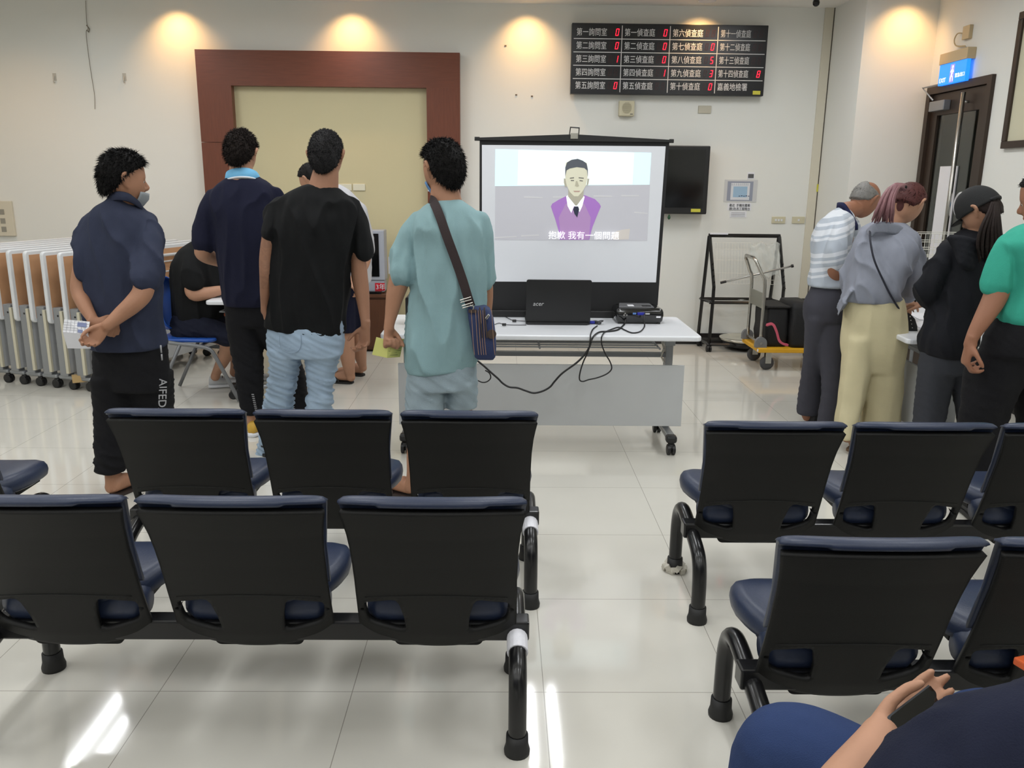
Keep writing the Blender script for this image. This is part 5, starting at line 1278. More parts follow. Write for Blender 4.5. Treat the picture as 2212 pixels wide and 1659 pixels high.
for z,px0_,px1_,d0 in ((662,1012,1050,.05),(668,1010,1058,.062),(690,1013,1066,.07),(720,1018,1070,.074),(750,1022,1072,.074),(768,1026,1070,.066),(774,1032,1066,.05)):
    a,c_=W(px0_,z,3.86),W(px1_,z,3.86); rings.append([V(((a.x+c_.x)/2+xx*(c_.x-a.x)/2,3.87+yy*d0,a.z))-o for xx,yy in rrect(-1,1,-1,1,.35,4)])
bo=MB().loft(rings).build('body',M_jn,t,smooth=True)
g=MB(); M_st=mat('bag_stitch',(150,120,96),.8)
for k,px_ in enumerate((1018,1027,1033,1038,1043,1062)):
    q_=spline([W(px_+dx,y,3.86-.07)-o+V((0,-.006,0)) for dx,y in ((0,670),(2,700),(4,735),(7,766))],3); MB().tube(q_,.0014,5).build('seam',M_st,t)
for px_ in (1036,1046): MB().tube([W(px_,664,3.80)-o,W(px_+3,700,3.785)-o,W(px_+6,730,3.785)-o],.004,6).build('zip',mat('zip_brown',(60,48,44),.5),t)
MB().lathe([(.001,-.002),(.022,-.001),(.022,.002),(.001,.002)],W(1062,722,3.787)-o,14,'y').build('round_patch',mat('patch_brown',(64,50,42),.7),t)
MB().tube([W(1050,688,3.78)-o,W(1056,680,3.775)-o],.006,8).build('zip_pull',M_steel,t); MB().bb(W(1012,668,3.80)-o,W(1030,676,3.795)-o).build('trim_band',mat('zip_brown',(60,48,44),.5),t)
MB().tube([W(1016,658,3.815)-o,W(1024,664,3.80)-o,W(1021,671,3.80)-o],.004,6).build('clip',M_steel,t)
# yellow card
q=[W(813,728,3.89),W(838,735,3.87),W(872,732,3.93),W(864,771,3.95),W(836,773,3.88),W(804,766,3.91)]
t=thing('yellow_card','folded yellow card with small print held in the left hand of the person in teal','card',tuple(q[4])); o=q[4].copy(); M_yc=mat('yellow_card',(206,206,122),.8)
slab([q[0],q[1],q[4],q[5]],M_yc,'left_leaf',t,o,.0008); slab([q[1],q[2],q[3],q[4]],M_yc,'right_leaf',t,o,.0008)
for j,(a,b_) in enumerate(((.15,.9),(.1,.95),(.3,.7),(.2,.8))):
    u=.50+.12*j; L0=q[1].lerp(q[4],u); R0=q[2].lerp(q[3],u); MB().tube([L0.lerp(R0,a)-o+V((0,-.003,0)),L0.lerp(R0,b_)-o+V((0,-.003,0))],.0012,4).build('print_line',mat('ink_olive',(110,110,70),.8),t)

# --- person 6: seated, black T-shirt
p=Person('seated person in a black T-shirt and navy shorts leaning over the left table',-2.2,6.05)
sh=[(384,474,690,6.05,.17),(384,478,660,6.05,.19),(384,480,625,6.06,.20),(384,480,590,6.07,.20),(386,478,562,6.08,.19),(394,474,542,6.09,.16),(408,466,528,6.1,.11),(420,460,520,6.1,.08)]
m=MB(); trunk(m,sh,.9); limb(m,[(412,552,6.0,20),(412,580,5.93,23),(418,612,5.9,22)]); limb(m,[(462,552,6.2,18),(475,585,6.2,20),(485,610,6.2,20)])
p.part('t_shirt',grow(m,.012,5,tee(.007,41)),cloth('cloth_black_tee',(18,19,20),.08))
h=Head(462,486,6.12,70,38,0,1.0)
m=MB(); trunk(m,[(384,474,722,6.05,.19),(384,472,695,6.05,.19),(386,470,675,6.05,.17)],.9)
limb(m,[(410,706,5.97,30),(440,712,5.96,28),(470,718,5.96,25),(492,728,5.96,23)]); limb(m,[(430,700,6.2,28),(470,706,6.24,26),(512,712,6.26,23)])
p.part('shorts',grow(m,.012,4,trouser(.006,42,.5)),cloth('cloth_navy_short',(24,27,42),.1))
b=MB(); core(b,sh[:7],.9,.84); h.mb(b); neck(b,h,446,532,6.12,.06)
limb(b,[(412,560,6.0,15),(415,612,5.92,17),(419,634,5.9,16),(442,634,5.92,14),(472,628,5.97,11),(495,624,6.02,8),(502,624,6.03,8)]); hand(b,W(502,627,6.03),(.9,.4,-.1),(0,0,-1),-1,(15,25,15))
limb(b,[(464,560,6.2,14),(486,612,6.2,14),(510,622,6.15,11),(520,622,6.12,8)]); hand(b,W(520,624,6.12),(.9,-.1,-.1),(0,0,-1),1,(15,25,15))
limb(b,[(440,712,5.96,22),(488,732,5.98,19),(492,752,6.02,17),(482,778,6.08,14),(469,802,6.14,10),(465,814,6.15,10)]); limb(b,[(460,706,6.24,22),(512,716,6.26,19),(514,750,6.28,16),(510,790,6.3,12),(506,805,6.3,10)])
p.part('body',grow(b,.0065,2),SK2); p.part('hair',h.hair(.013,L=.015,N=900,seed=6),HB); eyes(p,h)
M_sw=mat('sneaker_grey_white',(196,198,200),.6,mot=.1)
f1=WZ(452,838,0); shoe(p,(f1.x,f1.y,.0),1.25,M_sw,M_white,.30,M_rub); f2=WZ(500,826,0); shoe(p,(f2.x,f2.y,.0),1.2,M_sw,M_white,.30,M_rub)

# --- person 7: grey haired, striped polo
p=Person('balding person in striped pale polo and dark grey trousers bending over the right table',2.12,5.32)
y7=.75
sh=[(1744,1827,617,5.32,.145,-.03),(1749,1825,590,5.33,.14),(1751,1832,555,5.35,.14),(1755,1840,520,5.37,.14),(1763,1845,492,5.40,.135),(1777,1846,472,5.43,.125),(1793,1842,458,5.46,.10),(1808,1836,447,5.49,.075)]
m=MB(); trunk(m,sh,.45); limb(m,[(1818,480,5.32,17),(1812,510,5.25,20),(1806,540,5.22,24),(1804,568,5.22,26)]); limb(m,[(1838,480,5.55,15),(1850,530,5.6,17)])
ms=grow(m,.009,4,tee(.005,51,.2)); pm=cloth('cloth_striped',(176,184,192),.05); nt=pm.node_tree; bs_=nt.nodes['Principled BSDF']
tc=nt.nodes.new('ShaderNodeTexCoord'); sx_=nt.nodes.new('ShaderNodeSeparateXYZ'); nt.links.new(tc.outputs['Object'],sx_.inputs[0])
ad=nt.nodes.new('ShaderNodeMath'); ad.operation='MULTIPLY_ADD'; nt.links.new(sx_.outputs[0],ad.inputs[0]); ad.inputs[1].default_value=-.28; nt.links.new(sx_.outputs[2],ad.inputs[2])
cr_=nt.nodes.new('ShaderNodeValToRGB'); cr_.color_ramp.interpolation='CONSTANT'; el=cr_.color_ramp.elements; w1=lin((212,216,222)); w0=lin((176,184,194))
mrg=nt.nodes.new('ShaderNodeMapRange'); nt.links.new(ad.outputs[0],mrg.inputs[0]); mrg.inputs[1].default_value=.95; mrg.inputs[2].default_value=1.45; nt.links.new(mrg.outputs[0],cr_.inputs[0])
el[0].position=0; el[0].color=w0; el[1].position=.99; el[1].color=w0
for a,b_ in ((.16,.19),(.23,.28),(.33,.36),(.40,.45),(.60,.63),(.66,.72),(.76,.79),(.84,.90)):
    e_=el.new(a); e_.color=w1; e_=el.new(b_); e_.color=w0
nt.links.new(cr_.outputs[0],bs_.inputs['Base Color'])
p.part('striped_polo',ms,pm)
h=Head(1868,432,5.56,62,42,0,.98)
rr=[]
c0=[W(x,y,Y) for x,y,Y in ((1812,449,5.60),(1809,443,5.50),(1820,443,5.42),(1832,458,5.38),(1842,474,5.37),(1850,490,5.38))]
for q_ in spline(c0,5): rr.append([q_+V((-.01,-.012,-.022)),q_+V((.006,-.016,-.018)),q_+V((.008,-.004,.014)),q_+V((-.004,.002,.014))])
p.part('collar',MB().loft(rr),cloth('collar_navy',(36,40,72)),label='navy collar')
m=MB(); trunk(m,[(1738,1826,690,5.3,.14),(1738,1826,655,5.3,.14),(1752,1818,622,5.31,.115),(1756,1814,604,5.32,.10)],.4)
trunk(m,[(1722,1766,893,5.36,.07),(1723,1771,860,5.36,.075),(1730,1774,810,5.35,.08),(1736,1780,760,5.33,.095),(1738,1790,715,5.31,.12),(1738,1796,685,5.3,.13)],.3)
trunk(m,[(1765,1806,916,5.14,.07),(1773,1816,860,5.17,.075),(1774,1822,800,5.2,.085),(1768,1826,745,5.24,.10),(1764,1827,700,5.28,.12)],.3)
p.part('trousers',grow(m,.010,3,trouser(.006,52,.3,.3)),cloth('cloth_charcoal',(66,66,74)))
b=MB(); core(b,sh[:7],.45,.84); h.mb(b); neck(b,h,1828,456,5.49,.054)
limb(b,[(1818,485,5.32,13),(1806,545,5.22,16),(1802,580,5.21,17),(1808,598,5.24,16),(1830,606,5.33,13),(1862,612,5.46,10),(1890,615,5.56,8),(1896,616,5.58,8)]); hand(b,W(1896,618,5.58),(.8,.5,-.1),(0,0,-1),-1,(20,30,20))
limb(b,[(1838,490,5.55,12),(1856,550,5.62,13),(1880,590,5.7,11),(1910,610,5.75,8)]); hand(b,W(1910,612,5.75),(.9,.1,-.2),(0,0,-1),1,(20,30,20))
limb(b,[(1770,700,5.30,20),(1757,790,5.35,15),(1744,880,5.36,13),(1744,900,5.36,11)]); limb(b,[(1798,700,5.27,28),(1795,810,5.2,18),(1788,900,5.14,12)])
f1=WZ(1742,910,0); foot(b,(f1.x,5.33,.01),.9,.25); f2=V((W(1786,930,5.12).x,5.10,.01)); foot(b,f2,.7,.25)
p.part('body',grow(b,.006,2),skin('skin_brown',(150,104,80)))
def bald7(d): return 1-min(1,max(0,(d[2]-.35)/.3))*(d[1]>-.75)
p.part('hair',h.hair(.007,L=.008,N=2200,fall=.5,seed=7,bald=bald7,zl=(.9,.8,.35,.12,-.30,-.50,-.54)),mat('hair_grey',(120,118,114),.6,bump=.4,bs=300,mot=.3,ms=50)); eyes(p,h)
M_slip=mat('slip_on_black',(28,26,28),.6)
for q_,yw in ((V((f1.x,5.33,0)),.9),(V((f2.x,5.10,0)),.7)):
    shoe(p,q_-V((math.sin(yw),math.cos(yw),0))*.012,yw,M_slip,M_slip,.275,name='slip_on')

# --- person 8: grey cardigan, cream trousers
p=Person('person with reddish ponytail in a light grey draped cardigan and wide cream trousers',2.22,4.85)
y8=.35
sh=[(1824,1932,650,4.85,.13),(1828,1945,625,4.85,.14),(1834,1958,590,4.86,.14),(1840,1972,555,4.88,.14),(1848,1978,525,4.90,.13),(1858,1976,505,4.93,.115),(1868,1964,492,4.96,.10),(1884,1952,481,4.98,.07)]
m=MB(); trunk(m,sh,y8)
limb(m,[(1868,512,4.92,16),(1848,550,4.93,19),(1835,590,4.95,19),(1832,620,5.0,17),(1842,640,5.08,14)]); limb(m,[(1966,512,4.92,17),(1976,550,4.9,20),(1974,590,4.9,21),(1966,622,4.94,20),(1960,640,5.0,16)])
# drape tails
trunk(m,[(1808,1812,680,4.84,.05),(1809,1822,664,4.84,.08),(1816,1836,645,4.85,.11),(1824,1850,622,4.86,.12)],y8,e=2); trunk(m,[(1930,1940,708,4.80,.03),(1926,1950,680,4.80,.05),(1924,1950,655,4.80,.07),(1924,1950,630,4.82,.09)],y8,e=2)
p.part('cardigan',grow(m,.009,4,tee(.008,61,.5)),cloth('cloth_light_grey',(140,144,156),.08))
hd=MB()
for k in range(4):
    hd.tube(spline([W(1874+k*2,500+k*4,4.88-.02*k),W(1888,488+k*4,4.82),W(1910,484+k*5,4.80),W(1936,488+k*5,4.83),W(1952,498+k*4,4.9)],4),.014,8)
p.part('draped_collar',grow(hd,.006,3),cloth('cloth_light_grey',(140,144,156),.08))
h=Head(1962,440,4.98,52,44,0,.97)
m=MB(); trunk(m,[(1834,1940,800,4.85,.10),(1821,1952,750,4.85,.135),(1826,1953,690,4.85,.14),(1829,1950,660,4.85,.13),(1832,1946,640,4.85,.115)],y8)
trunk(m,[(1800,1850,940,4.80,.13),(1802,1857,905,4.81,.12),(1808,1866,870,4.82,.11),(1814,1876,820,4.83,.11),(1820,1884,770,4.84,.12),(1824,1890,725,4.85,.13)],y8)
trunk(m,[(1858,1944,935,4.88,.13),(1862,1943,900,4.88,.12),(1868,1947,850,4.87,.11),(1876,1950,800,4.86,.12),(1882,1953,755,4.86,.13),(1884,1953,725,4.85,.13)],y8)
def wide(x,y,z): return .008*(ridge(noise.noise(V((x*13,y*13,z*1.5+5))))-.6)+.004*noise.noise(V((x*6+z*6,y*6,z*6)))
p.part('wide_trousers',grow(m,.010,9,wide),cloth('cloth_cream',(206,196,160),.04))
b=MB(); core(b,sh[:6],y8,.84); h.mb(b); neck(b,h,1920,492,4.97,.048)
limb(b,[(1842,640,5.08,9),(1870,650,5.2,8),(1895,655,5.3,7.5)]); limb(b,[(1868,512,4.92,11),(1848,550,4.93,13),(1835,600,4.95,12),(1842,640,5.08,10)]); hand(b,W(1895,656,5.3),(.8,.5,-.1),(0,0,-1),-1,(20,30,20),.9)
limb(b,[(1966,512,4.92,11),(1975,560,4.9,13),(1966,625,4.94,12),(1958,642,5.0,9.5),(1962,650,5.12,8.5),(1966,654,5.2,8)]); hand(b,W(1967,656,5.21),(.25,.9,-.2),(0,0,-1),1,(30,40,25),.9)
limb(b,[(1856,725,4.84,30),(1838,850,4.82,18),(1830,930,4.82,12),(1829,946,4.82,11)]); limb(b,[(1918,725,4.86,30),(1905,850,4.87,18),(1900,940,4.9,12)])
f1=WZ(1826,966,0); foot(b,(f1.x,4.76,.01),.75,.24); f2=V((W(1900,940,4.9).x,4.86,.01)); foot(b,f2,.6,.24)
p.part('body',grow(b,.006,2),SK2)
HR=mat('hair_red_brown',(80,40,38),.6,bump=.7,bs=260,mot=.4,ms=60,spec=.3)
hr=h.hair(.012,L=.02,N=1200,fall=.9,seed=8,zl=(.62,.52,.35,.05,-.45,-.5,-.5)); p.part('hair',hr,HR)
M_hp=mat('hair_pinkish',(132,92,96),.5,bump=.5,bs=260,mot=.3,ms=30)
pt_=MB(); rnd=random.Random(3)
for k in range(60):
    a,c_=rnd.uniform(-1,1),rnd.uniform(-1,1)
    P=spline([W(1950+a*6,404+c_*6,4.88),W(1934+a*9,398+abs(a)*6,4.83),W(1920+a*13,424,4.80+.02*c_),W(1912+a*18,452,4.79+.03*c_),W(1906+a*24,478+rnd.uniform(-6,6),4.81+.03*c_)],4)
    pt_.tube(P,[.010]*3+[.009]*(len(P)-6)+[.005,.003,.0015],6)
p.part('ponytail',pt_,M_hp); p.part('hair_tie',MB().lathe([(.001,-.012),(.022,-.008),(.024,0),(.022,.008),(.001,.012)],W(1950,404,4.88),14),HB); eyes(p,h)
sandal(p,(f1.x,4.76,0),.75,mat('sandal_tan',(120,96,76),.6),nm='sandal'); sandal(p,f2-V((0,0,.01)),.6,mat('sandal_tan',(120,96,76),.6),nm='sandal')
t=thing('handbag','small black handbag hanging by a thin dark strap from the person in grey cardigan','bag',tuple(W(1962,705,4.87))); o=t.location.copy()
MB().tube([q_-o for q_ in spline([W(x,y,Y) for x,y,Y in ((1879,494,4.86),(1880,520,4.745),(1888,560,4.70),(1905,600,4.695),(1925,640,4.69),(1945,672,4.73),(1955,688,4.80))],6)],.0055,6).build('strap',mat('strap_dark',(34,36,48),.7),t)
rings=[]
for py_,a,c_,d0 in ((676,1953,1962,.03),(686,1950,1970,.05),(702,1950,1974,.06),(718,1950,1974,.06),(730,1950,1964,.04)):
    u,v_=W(a,py_,4.87),W(c_,py_,4.87); rings.append([V(((u.x+v_.x)/2+xx*(v_.x-u.x)/2,4.87+yy*d0,u.z))-o for xx,yy in rrect(-1,1,-1,1,.4,4)])
MB().loft(rings).build('body',M_fab,t,smooth=True)
for k in range(5):
    a=W(1966+k*1.5,684+k*8,4.81)-o; MB().lathe([(.0005,-.004),(.003,-.002),(.004,0),(.003,.002),(.0005,.004)],a,8).build('stud',M_steel,t)

# --- person 9: black jacket, cap
p=Person('person in a black hooded jacket and black cap with long dark ponytail',2.45,4.38)
y9=-.1
sh=[(1996,2085,765,4.36,.15,.0),(1996,2096,735,4.36,.15),(2006,2112,700,4.37,.15),(2022,2130,655,4.38,.15),(2034,2146,610,4.39,.15),(2040,2156,570,4.41,.15),(2036,2160,545,4.43,.14),(2044,2156,525,4.45,.12),(2066,2146,508,4.47,.09),(2082,2138,496,4.48,.07)]
m=MB(); trunk(m,sh,y9)
limb(m,[(2052,540,4.42,22),(2032,570,4.40,26),(2014,605,4.40,27),(2006,630,4.42,27),(2012,646,4.48,24),(2024,652,4.58,19),(2020,655,4.66,15)]); limb(m,[(2146,545,4.45,22),(2160,590,4.46,25),(2168,640,4.5,25),(2150,668,4.6,20)])
p.part('jacket',grow(m,.010,4,tee(.008,71,.4)),cloth('cloth_black_jacket',(24,25,30),.1))
m=MB()
for k in range(5): m.tube(spline([W(2050+k*4,514+k*5,4.36),W(2078,516+k*13,4.30-.01*k),W(2110,524+k*14,4.28),W(2136,516+k*11,4.31),W(2152,508+k*4,4.40)],4),.02,8)
p.part('hood',grow(m,.008,4,tee(.004,72)),cloth('cloth_black_jacket',(24,25,30),.1))
h=Head(2116,456,4.45,-42,36,0,.98)
m=MB(); trunk(m,[(1996,2098,800,4.36,.13),(1996,2100,765,4.36,.13),(2002,2104,735,4.36,.12)],y9)
trunk(m,[(1972,2026,960,4.38,.08),(1979,2036,910,4.38,.085),(1983,2044,865,4.38,.09),(1989,2052,820,4.37,.10),(1994,2062,785,4.36,.12)],y9)
trunk(m,[(2082,2140,985,4.32,.08),(2076,2136,940,4.33,.085),(2068,2128,880,4.34,.09),(2058,2118,830,4.35,.11),(2046,2108,790,4.36,.12)],y9)
p.part('trousers',grow(m,.010,3,trouser(.006,73,.4,.3)),cloth('cloth_dark_grey',(58,60,66)))
b=MB(); core(b,sh[:7],y9,.84); h.mb(b); neck(b,h,2110,505,4.46,.05)
limb(b,[(2052,545,4.42,14),(2016,605,4.40,15),(2010,640,4.47,13),(2008,652,4.62,10),(2000,656,4.75,8),(1997,657,4.78,8)]); hand(b,W(1998,658,4.78),(-.45,.85,-.1),(0,0,-1),-1,(25,40,30),.92)
limb(b,[(2148,550,4.45,14),(2168,630,4.5,14),(2140,660,4.65,11),(2110,668,4.75,8)]); hand(b,W(2110,668,4.75),(-.7,.6,-.1),(0,0,-1),1,(25,40,30),.92)
limb(b,[(2026,800,4.37,28),(2008,900,4.38,18),(1998,975,4.38,12),(1997,985,4.38,12)]); limb(b,[(2082,800,4.36,28),(2104,900,4.33,18),(2112,985,4.32,12)])
p.part('body',grow(b,.006,2),SK2)
M_run=mat('shoe_mesh_grey',(120,122,124),.7,bump=.5,bs=120,mot=.2,ms=40)
f1=V((W(1998,985,4.38).x,4.33,0)); shoe(p,f1,-.2,M_run,mat('shoe_sole_dark',(50,50,52),.7),.26,M_rub); f2=W(2150,960,4.3); shoe(p,(f2.x-.02,4.17,0),-.1,M_run,mat('shoe_sole_pale',(190,188,184),.7),.26,M_rub)
# cap with rear opening, brim forward
cp=MB(); nu,nv=40,14; rings=[]
for j in range(nv+1):
    z=.99-j*(.99-.02)/nv; r=[]
    for i in range(nu):
        a=2*PI*i/nu; zz=z-.12*(math.cos(a)<-.2)*(j/nv)*0; s_=math.sqrt(1-zz*zz); d=V((math.sin(a)*s_,math.cos(a)*s_,zz)); r.append(h.w(h.hp(d)+d*.016))
    rings.append(r)
vs=[q_ for r in rings for q_ in r]+[h.w(h.hp((0,0,1))+V((0,0,.018)))]
cp.add(vs,[(j*nu+i,j*nu+(i+1)%nu,(j+1)*nu+(i+1)%nu,(j+1)*nu+i) for j in range(nv) for i in range(nu)]+[(i,(i+1)%nu,len(vs)-1) for i in range(nu)])
co_=p.part('cap',cp,mat('cap_black',(22,23,24),.85,bump=.4,bs=300)); md=co_.modifiers.new('t','SOLIDIFY'); md.thickness=.003
br=MB(); r1=[];
for i in range(13):
    a=-.95+1.9*i/12; r1.append([h.w(V((math.sin(a)*.082,math.cos(a)*.085,.012))),h.w(V((math.sin(a)*.088,math.cos(a)*.10+.055*math.cos(a),.002+.0))),h.w(V((math.sin(a)*.088,math.cos(a)*.10+.055*math.cos(a),.006))),h.w(V((math.sin(a)*.082,math.cos(a)*.085,.016)))])
br.loft(r1); p.part('cap_brim',br,mat('cap_black',(22,23,24),.85),parent=co_)
p.part('cap_strap',MB().tube([h.w(V((math.sin(a)*.098,math.cos(a)*.112,.012))) for a in np.linspace(PI-.7,PI+.7,9)],.008,8),M_fab,parent=co_)
HD=mat('hair_dark_brown',(34,24,21),.7,bump=.7,bs=260,mot=.4,ms=60,spec=.25)
p.part('hair',h.hair(.010,L=.015,N=900,seed=9,fall=.9,zl=(.7,.5,.3,.1,-.4,-.55,-.6)),HD)
pt_=MB(); rnd=random.Random(5)
for k in range(90):
    a,c_=rnd.uniform(-1,1),rnd.uniform(-1,1)
    P=spline([W(2148+a*5,442+c_*4,4.345),W(2146+a*12,462,4.30+.02*c_),W(2140+a*22,495,4.275+.03*c_),W(2138+a*27,530,4.27+.03*c_),W(2140+a*20-4,565+rnd.uniform(-25,15),4.265+.03*c_)],4)
    pt_.tube(P,[.009]*3+[.008]*(len(P)-6)+[.005,.003,.0012],6)
p.part('ponytail',pt_,HD); eyes(p,h)
# plaid cloth lump at the hip + small things
t=thing('shoulder_bag','dark bag with orange plaid lining hanging in front of the person in the black jacket','bag',tuple(W(2012,700,4.5))); o=t.location.copy()
rings=[]
for py_,a,c_,d0 in ((662,2012,2040,.05),(680,2008,2042,.07),(710,2004,2040,.08),(735,2002,2034,.06)):
    u,v_=W(a,py_,4.5),W(c_,py_,4.5); rings.append([V(((u.x+v_.x)/2+xx*(v_.x-u.x)/2,4.5+yy*d0,u.z))-o for xx,yy in rrect(-1,1,-1,1,.4,4)])
MB().loft(rings).build('body',mat('plaid_dark',(40,30,36),.85,mot=.4,ms=40),t,smooth=True)
for k in range(4): MB().tube([W(2006+k*6,668+k*3,4.42)-o,W(2003+k*6,728,4.42)-o],.0025,5).build('orange_stripe',mat('plaid_orange',(150,66,40),.85),t)

# --- person 10: green shirt at the right edge
p=Person('person in a bright green short-sleeved shirt and black trousers, cut by the right picture edge',2.42,3.72)
y10=-.35
sh=[(2146,2330,695,3.72,.14),(2150,2334,665,3.72,.145),(2164,2340,625,3.72,.15),(2166,2344,590,3.72,.15),(2162,2346,555,3.72,.15),(2160,2342,528,3.72,.14),(2172,2330,508,3.73,.12),(2192,2304,494,3.73,.095),(2210,2284,486,3.73,.07)]
m=MB(); trunk(m,sh,y10); limb(m,[(2182,522,3.72,22),(2168,555,3.71,29),(2158,590,3.70,33),(2152,614,3.70,35)]); limb(m,[(2330,522,3.74,22),(2345,590,3.76,32),(2350,620,3.76,34)])
p.part('shirt',grow(m,.008,3,tee(.006,81)),cloth('cloth_green',(58,160,138),.05))
h=Head(2256,432,3.78,-50,16,0,1.0)
m=MB(); trunk(m,[(2110,2330,760,3.72,.14),(2125,2332,720,3.72,.14),(2146,2330,692,3.72,.13),(2152,2326,670,3.72,.11)],y10)
trunk(m,[(2088,2150,1060,3.74,.08),(2080,2158,1000,3.74,.085),(2076,2168,930,3.74,.09),(2082,2185,870,3.73,.10),(2090,2206,815,3.73,.12),(2104,2225,765,3.72,.13)],y10)
trunk(m,[(2215,2290,1060,3.8,.08),(2205,2300,960,3.78,.09),(2200,2320,870,3.76,.11),(2205,2330,790,3.73,.13)],y10)
p.part('trousers',grow(m,.011,3,trouser(.006,82,.4,.6)),cloth('cloth_black',(20,20,23)))
bl_=MB(); rr=[]
a=y10
for i in range(33):
    t_=2*PI*i/32; q0,q1=W(2140,700,3.72),W(2334,700,3.72); hh=(q1.x-q0.x)/2; c_=V(((q0.x+q1.x)/2,3.72,q0.z)); rr.append(c_+V((math.cos(a),-math.sin(a),0))*math.cos(t_)*hh*1.0+V((math.sin(a),math.cos(a),0))*math.sin(t_)*.138)
p.part('belt',MB().loft([[q_+V((0,0,-.018)),q_*1.0+V((0,0,.014)),q_.lerp(c_,.06)+V((0,0,.014)),q_.lerp(c_,.06)+V((0,0,-.018))] for q_ in rr]),mat('belt_black',(16,16,16),.4))
b=MB(); core(b,sh[:8],y10,.84); h.mb(b); neck(b,h,2248,492,3.74,.058)
limb(b,[(2184,528,3.72,17),(2166,590,3.70,23),(2157,622,3.69,25),(2146,650,3.68,24),(2126,685,3.66,20),(2106,718,3.65,15),(2098,735,3.645,13),(2096,745,3.645,14)])
hand(b,W(2095,742,3.645),(-.08,.05,-1),(.9,-.15,0),-1,(38,48,28),1.04)
limb(b,[(2332,528,3.74,17),(2348,620,3.76,22),(2352,690,3.74,16),(2350,740,3.72,13)]); hand(b,W(2350,742,3.72),(0,0,-1),(-.9,0,0),1)
limb(b,[(2165,780,3.73,36),(2125,930,3.74,24),(2115,1060,3.74,15),(2114,1090,3.74,14)]); limb(b,[(2262,800,3.73,36),(2252,960,3.78,24),(2250,1080,3.8,14)])
p.part('body',grow(b,.006,2),skin('skin_brown',(150,104,80)))
p.part('hair',h.hair(.012,L=.015,N=900,seed=10),HB); eyes(p,h)
f1=WZ(2112,1128,0); shoe(p,(f1.x-.01,3.66,0),.15,mat('shoe_black_mesh',(44,46,48),.7,bump=.5,bs=120),M_rub,.28,M_rub); f2=V((W(2250,1090,3.8).x,3.72,0)); shoe(p,f2,.1,mat('shoe_black_mesh',(44,46,48),.7),M_rub,.28,M_rub)

# --- person 11: seated at the lower right, jeans, phone
p=Person('seated person in a dark navy top and blue jeans holding a phone, lower right corner',.95,1.02)
def lw(mb,pts,**k): return limb(mb,pts,world=True,**k)
m=MB()
def tr2(mb,rows,e=2.4,n=32):
    A=cr(rows,4); rings=[]
    for cx_,cy_,cz_,a_,b_,yw in A:
        ax=V((math.cos(yw),-math.sin(yw),0)); ay=V((math.sin(yw),math.cos(yw),0)); rings.append([V((cx_,cy_,cz_))+ax*math.copysign(abs(math.cos(t))**(2/e),math.cos(t))*a_+ay*math.copysign(abs(math.sin(t))**(2/e),math.sin(t))*b_ for t in [2*PI*i/n for i in range(n)]])
    mb.loft(rings)
T11=[(.95,.90,.44,.19,.15,-.5),(.95,.92,.55,.19,.16,-.5),(.94,.96,.68,.20,.155,-.5),(.92,1.0,.78,.215,.145,-.5),(.91,1.03,.855,.215,.125,-.5),(.92,1.05,.90,.17,.10,-.5),(.93,1.06,.935,.09,.08,-.5)]
tr2(m,T11); lw(m,[(.79,.98,.85,.075),(.70,.99,.81,.086),(.64,1.0,.755,.088),(.585,1.0,.70,.082),(.555,1.0,.665,.072)]); lw(m,[(1.08,1.12,.85,.075),(1.08,1.19,.78,.075),(1.03,1.23,.71,.065)])
p.part('navy_top',grow(m,.008,5,tee(.007,91,.3)),cloth('cloth_dark_navy',(24,28,46),.1))
m=MB(); tr2(m,[(.95,.92,.44,.185,.15,-.5),(.95,.93,.52,.185,.15,-.5)]); lw(m,[(.86,.98,.53,.095),(.77,1.12,.53,.092),(.66,1.27,.535,.085),(.565,1.365,.535,.080),(.53,1.395,.48,.074),(.52,1.40,.35,.062),(.52,1.40,.12,.055)]); lw(m,[(1.03,1.06,.53,.095),(1.01,1.25,.53,.088),(.97,1.42,.53,.078),(.96,1.46,.45,.07),(.96,1.46,.12,.055)])
p.part('jeans',grow(m,.008,3,lambda x,y,z:.004*(ridge(noise.noise(V((x*8,y*8,z*16))))-.5)),mat('denim_blue',(46,62,100),.9,bump=.5,bs=500,mot=.14,ms=14,spec=.2))
b=MB(); tr2(b,[(a,b_,c_,d*.85,e*.85,f) for a,b_,c_,d,e,f in T11[:6]])
w1=WZ(1903,1592,.655)
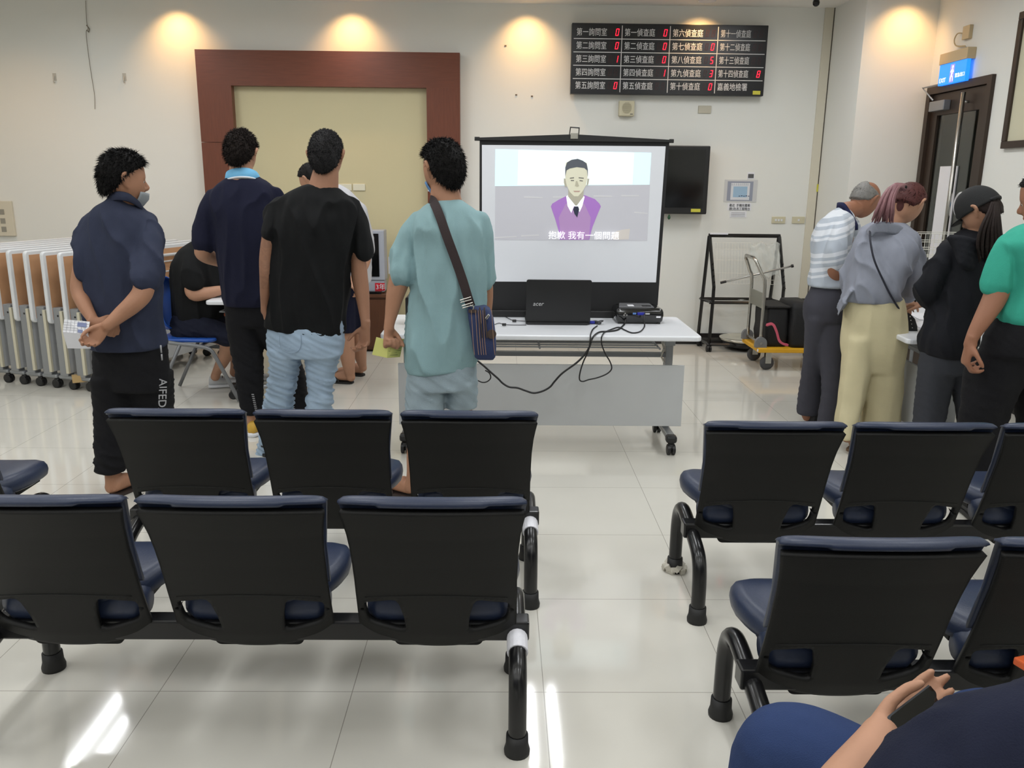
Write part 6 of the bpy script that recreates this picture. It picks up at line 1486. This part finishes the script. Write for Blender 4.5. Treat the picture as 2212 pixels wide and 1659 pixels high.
lw(b,[(.76,.98,.84,.05),(.64,1.0,.73,.05),(.51,1.0,.655,.048),(.485,1.03,.645,.048),(.535,1.10,.647,.046),(w1.x*.8+.106,w1.y*.8+.214,.654,.039),(w1.x,w1.y,.659,.033),(w1.x+.008,w1.y+.009,.658,.028)])
hand(b,w1,(.80,.55,.10),(.35,-.40,.85),1,(14,26,22),1.05,0,(.78,.30,.42),20)
lw(b,[(1.08,1.12,.85,.05),(1.08,1.19,.78,.05),(1.02,1.22,.69,.042),(.97,1.24,.67,.032),(.95,1.245,.665,.028)]); hand(b,(.95,1.245,.665),(-1,-.02,.05),(0,-.5,.9),-1,(30,45,30),.92,0,(.9,.3,.1),5)
h=Head(0,0,0,-20,30,0,1.0,world=(.98,1.10,1.055)); h.mb(b); lw(b,[(.93,1.05,.89,.062),(.97,1.07,.99,.058)])
lw(b,[(.52,1.40,.12,.045),(.52,1.40,.07,.04)]); lw(b,[(.96,1.46,.12,.045),(.96,1.46,.07,.04)])
p.part('body',grow(b,.0045,3),SK2); p.part('hair',h.hair(.012,L=.015,N=900,seed=11),HB); eyes(p,h)
shoe(p,(.52,1.36,0),-.3,M_rub,M_white,.27); shoe(p,(.96,1.42,0),-.1,M_rub,M_white,.27)
dd=V((.80,.55,.10)).normalized(); nnn=V((.35,-.40,.85)); nnn=(nnn-dd*nnn.dot(dd)).normalized(); sdd=dd.cross(nnn)
a=w1+dd*.085+nnn*.026+sdd*.018; t=thing('phone','grey smartphone held by the seated person in navy','phone',tuple(a))
d=dd; sd=sdd; nn=nnn
def ph(u,v,w_): return d*u+sd*v+nn*w_
for nm,hx1,hy1,h0,h1,mm in (('case',.075,.036,-.005,.004,mat('phone_case',(60,64,70),.3)),('screen',.071,.033,.004,.0048,M_dark)):
    pr=rrect(-hx1,hx1,-hy1,hy1,.008,4); k=len(pr); MB().add([ph(u,v,h0) for u,v in pr]+[ph(u,v,h1) for u,v in pr],[tuple(range(k)),tuple(reversed(range(k,2*k)))]+[(i,(i+1)%k,k+(i+1)%k,k+i) for i in range(k)]).build(nm,mm,t)
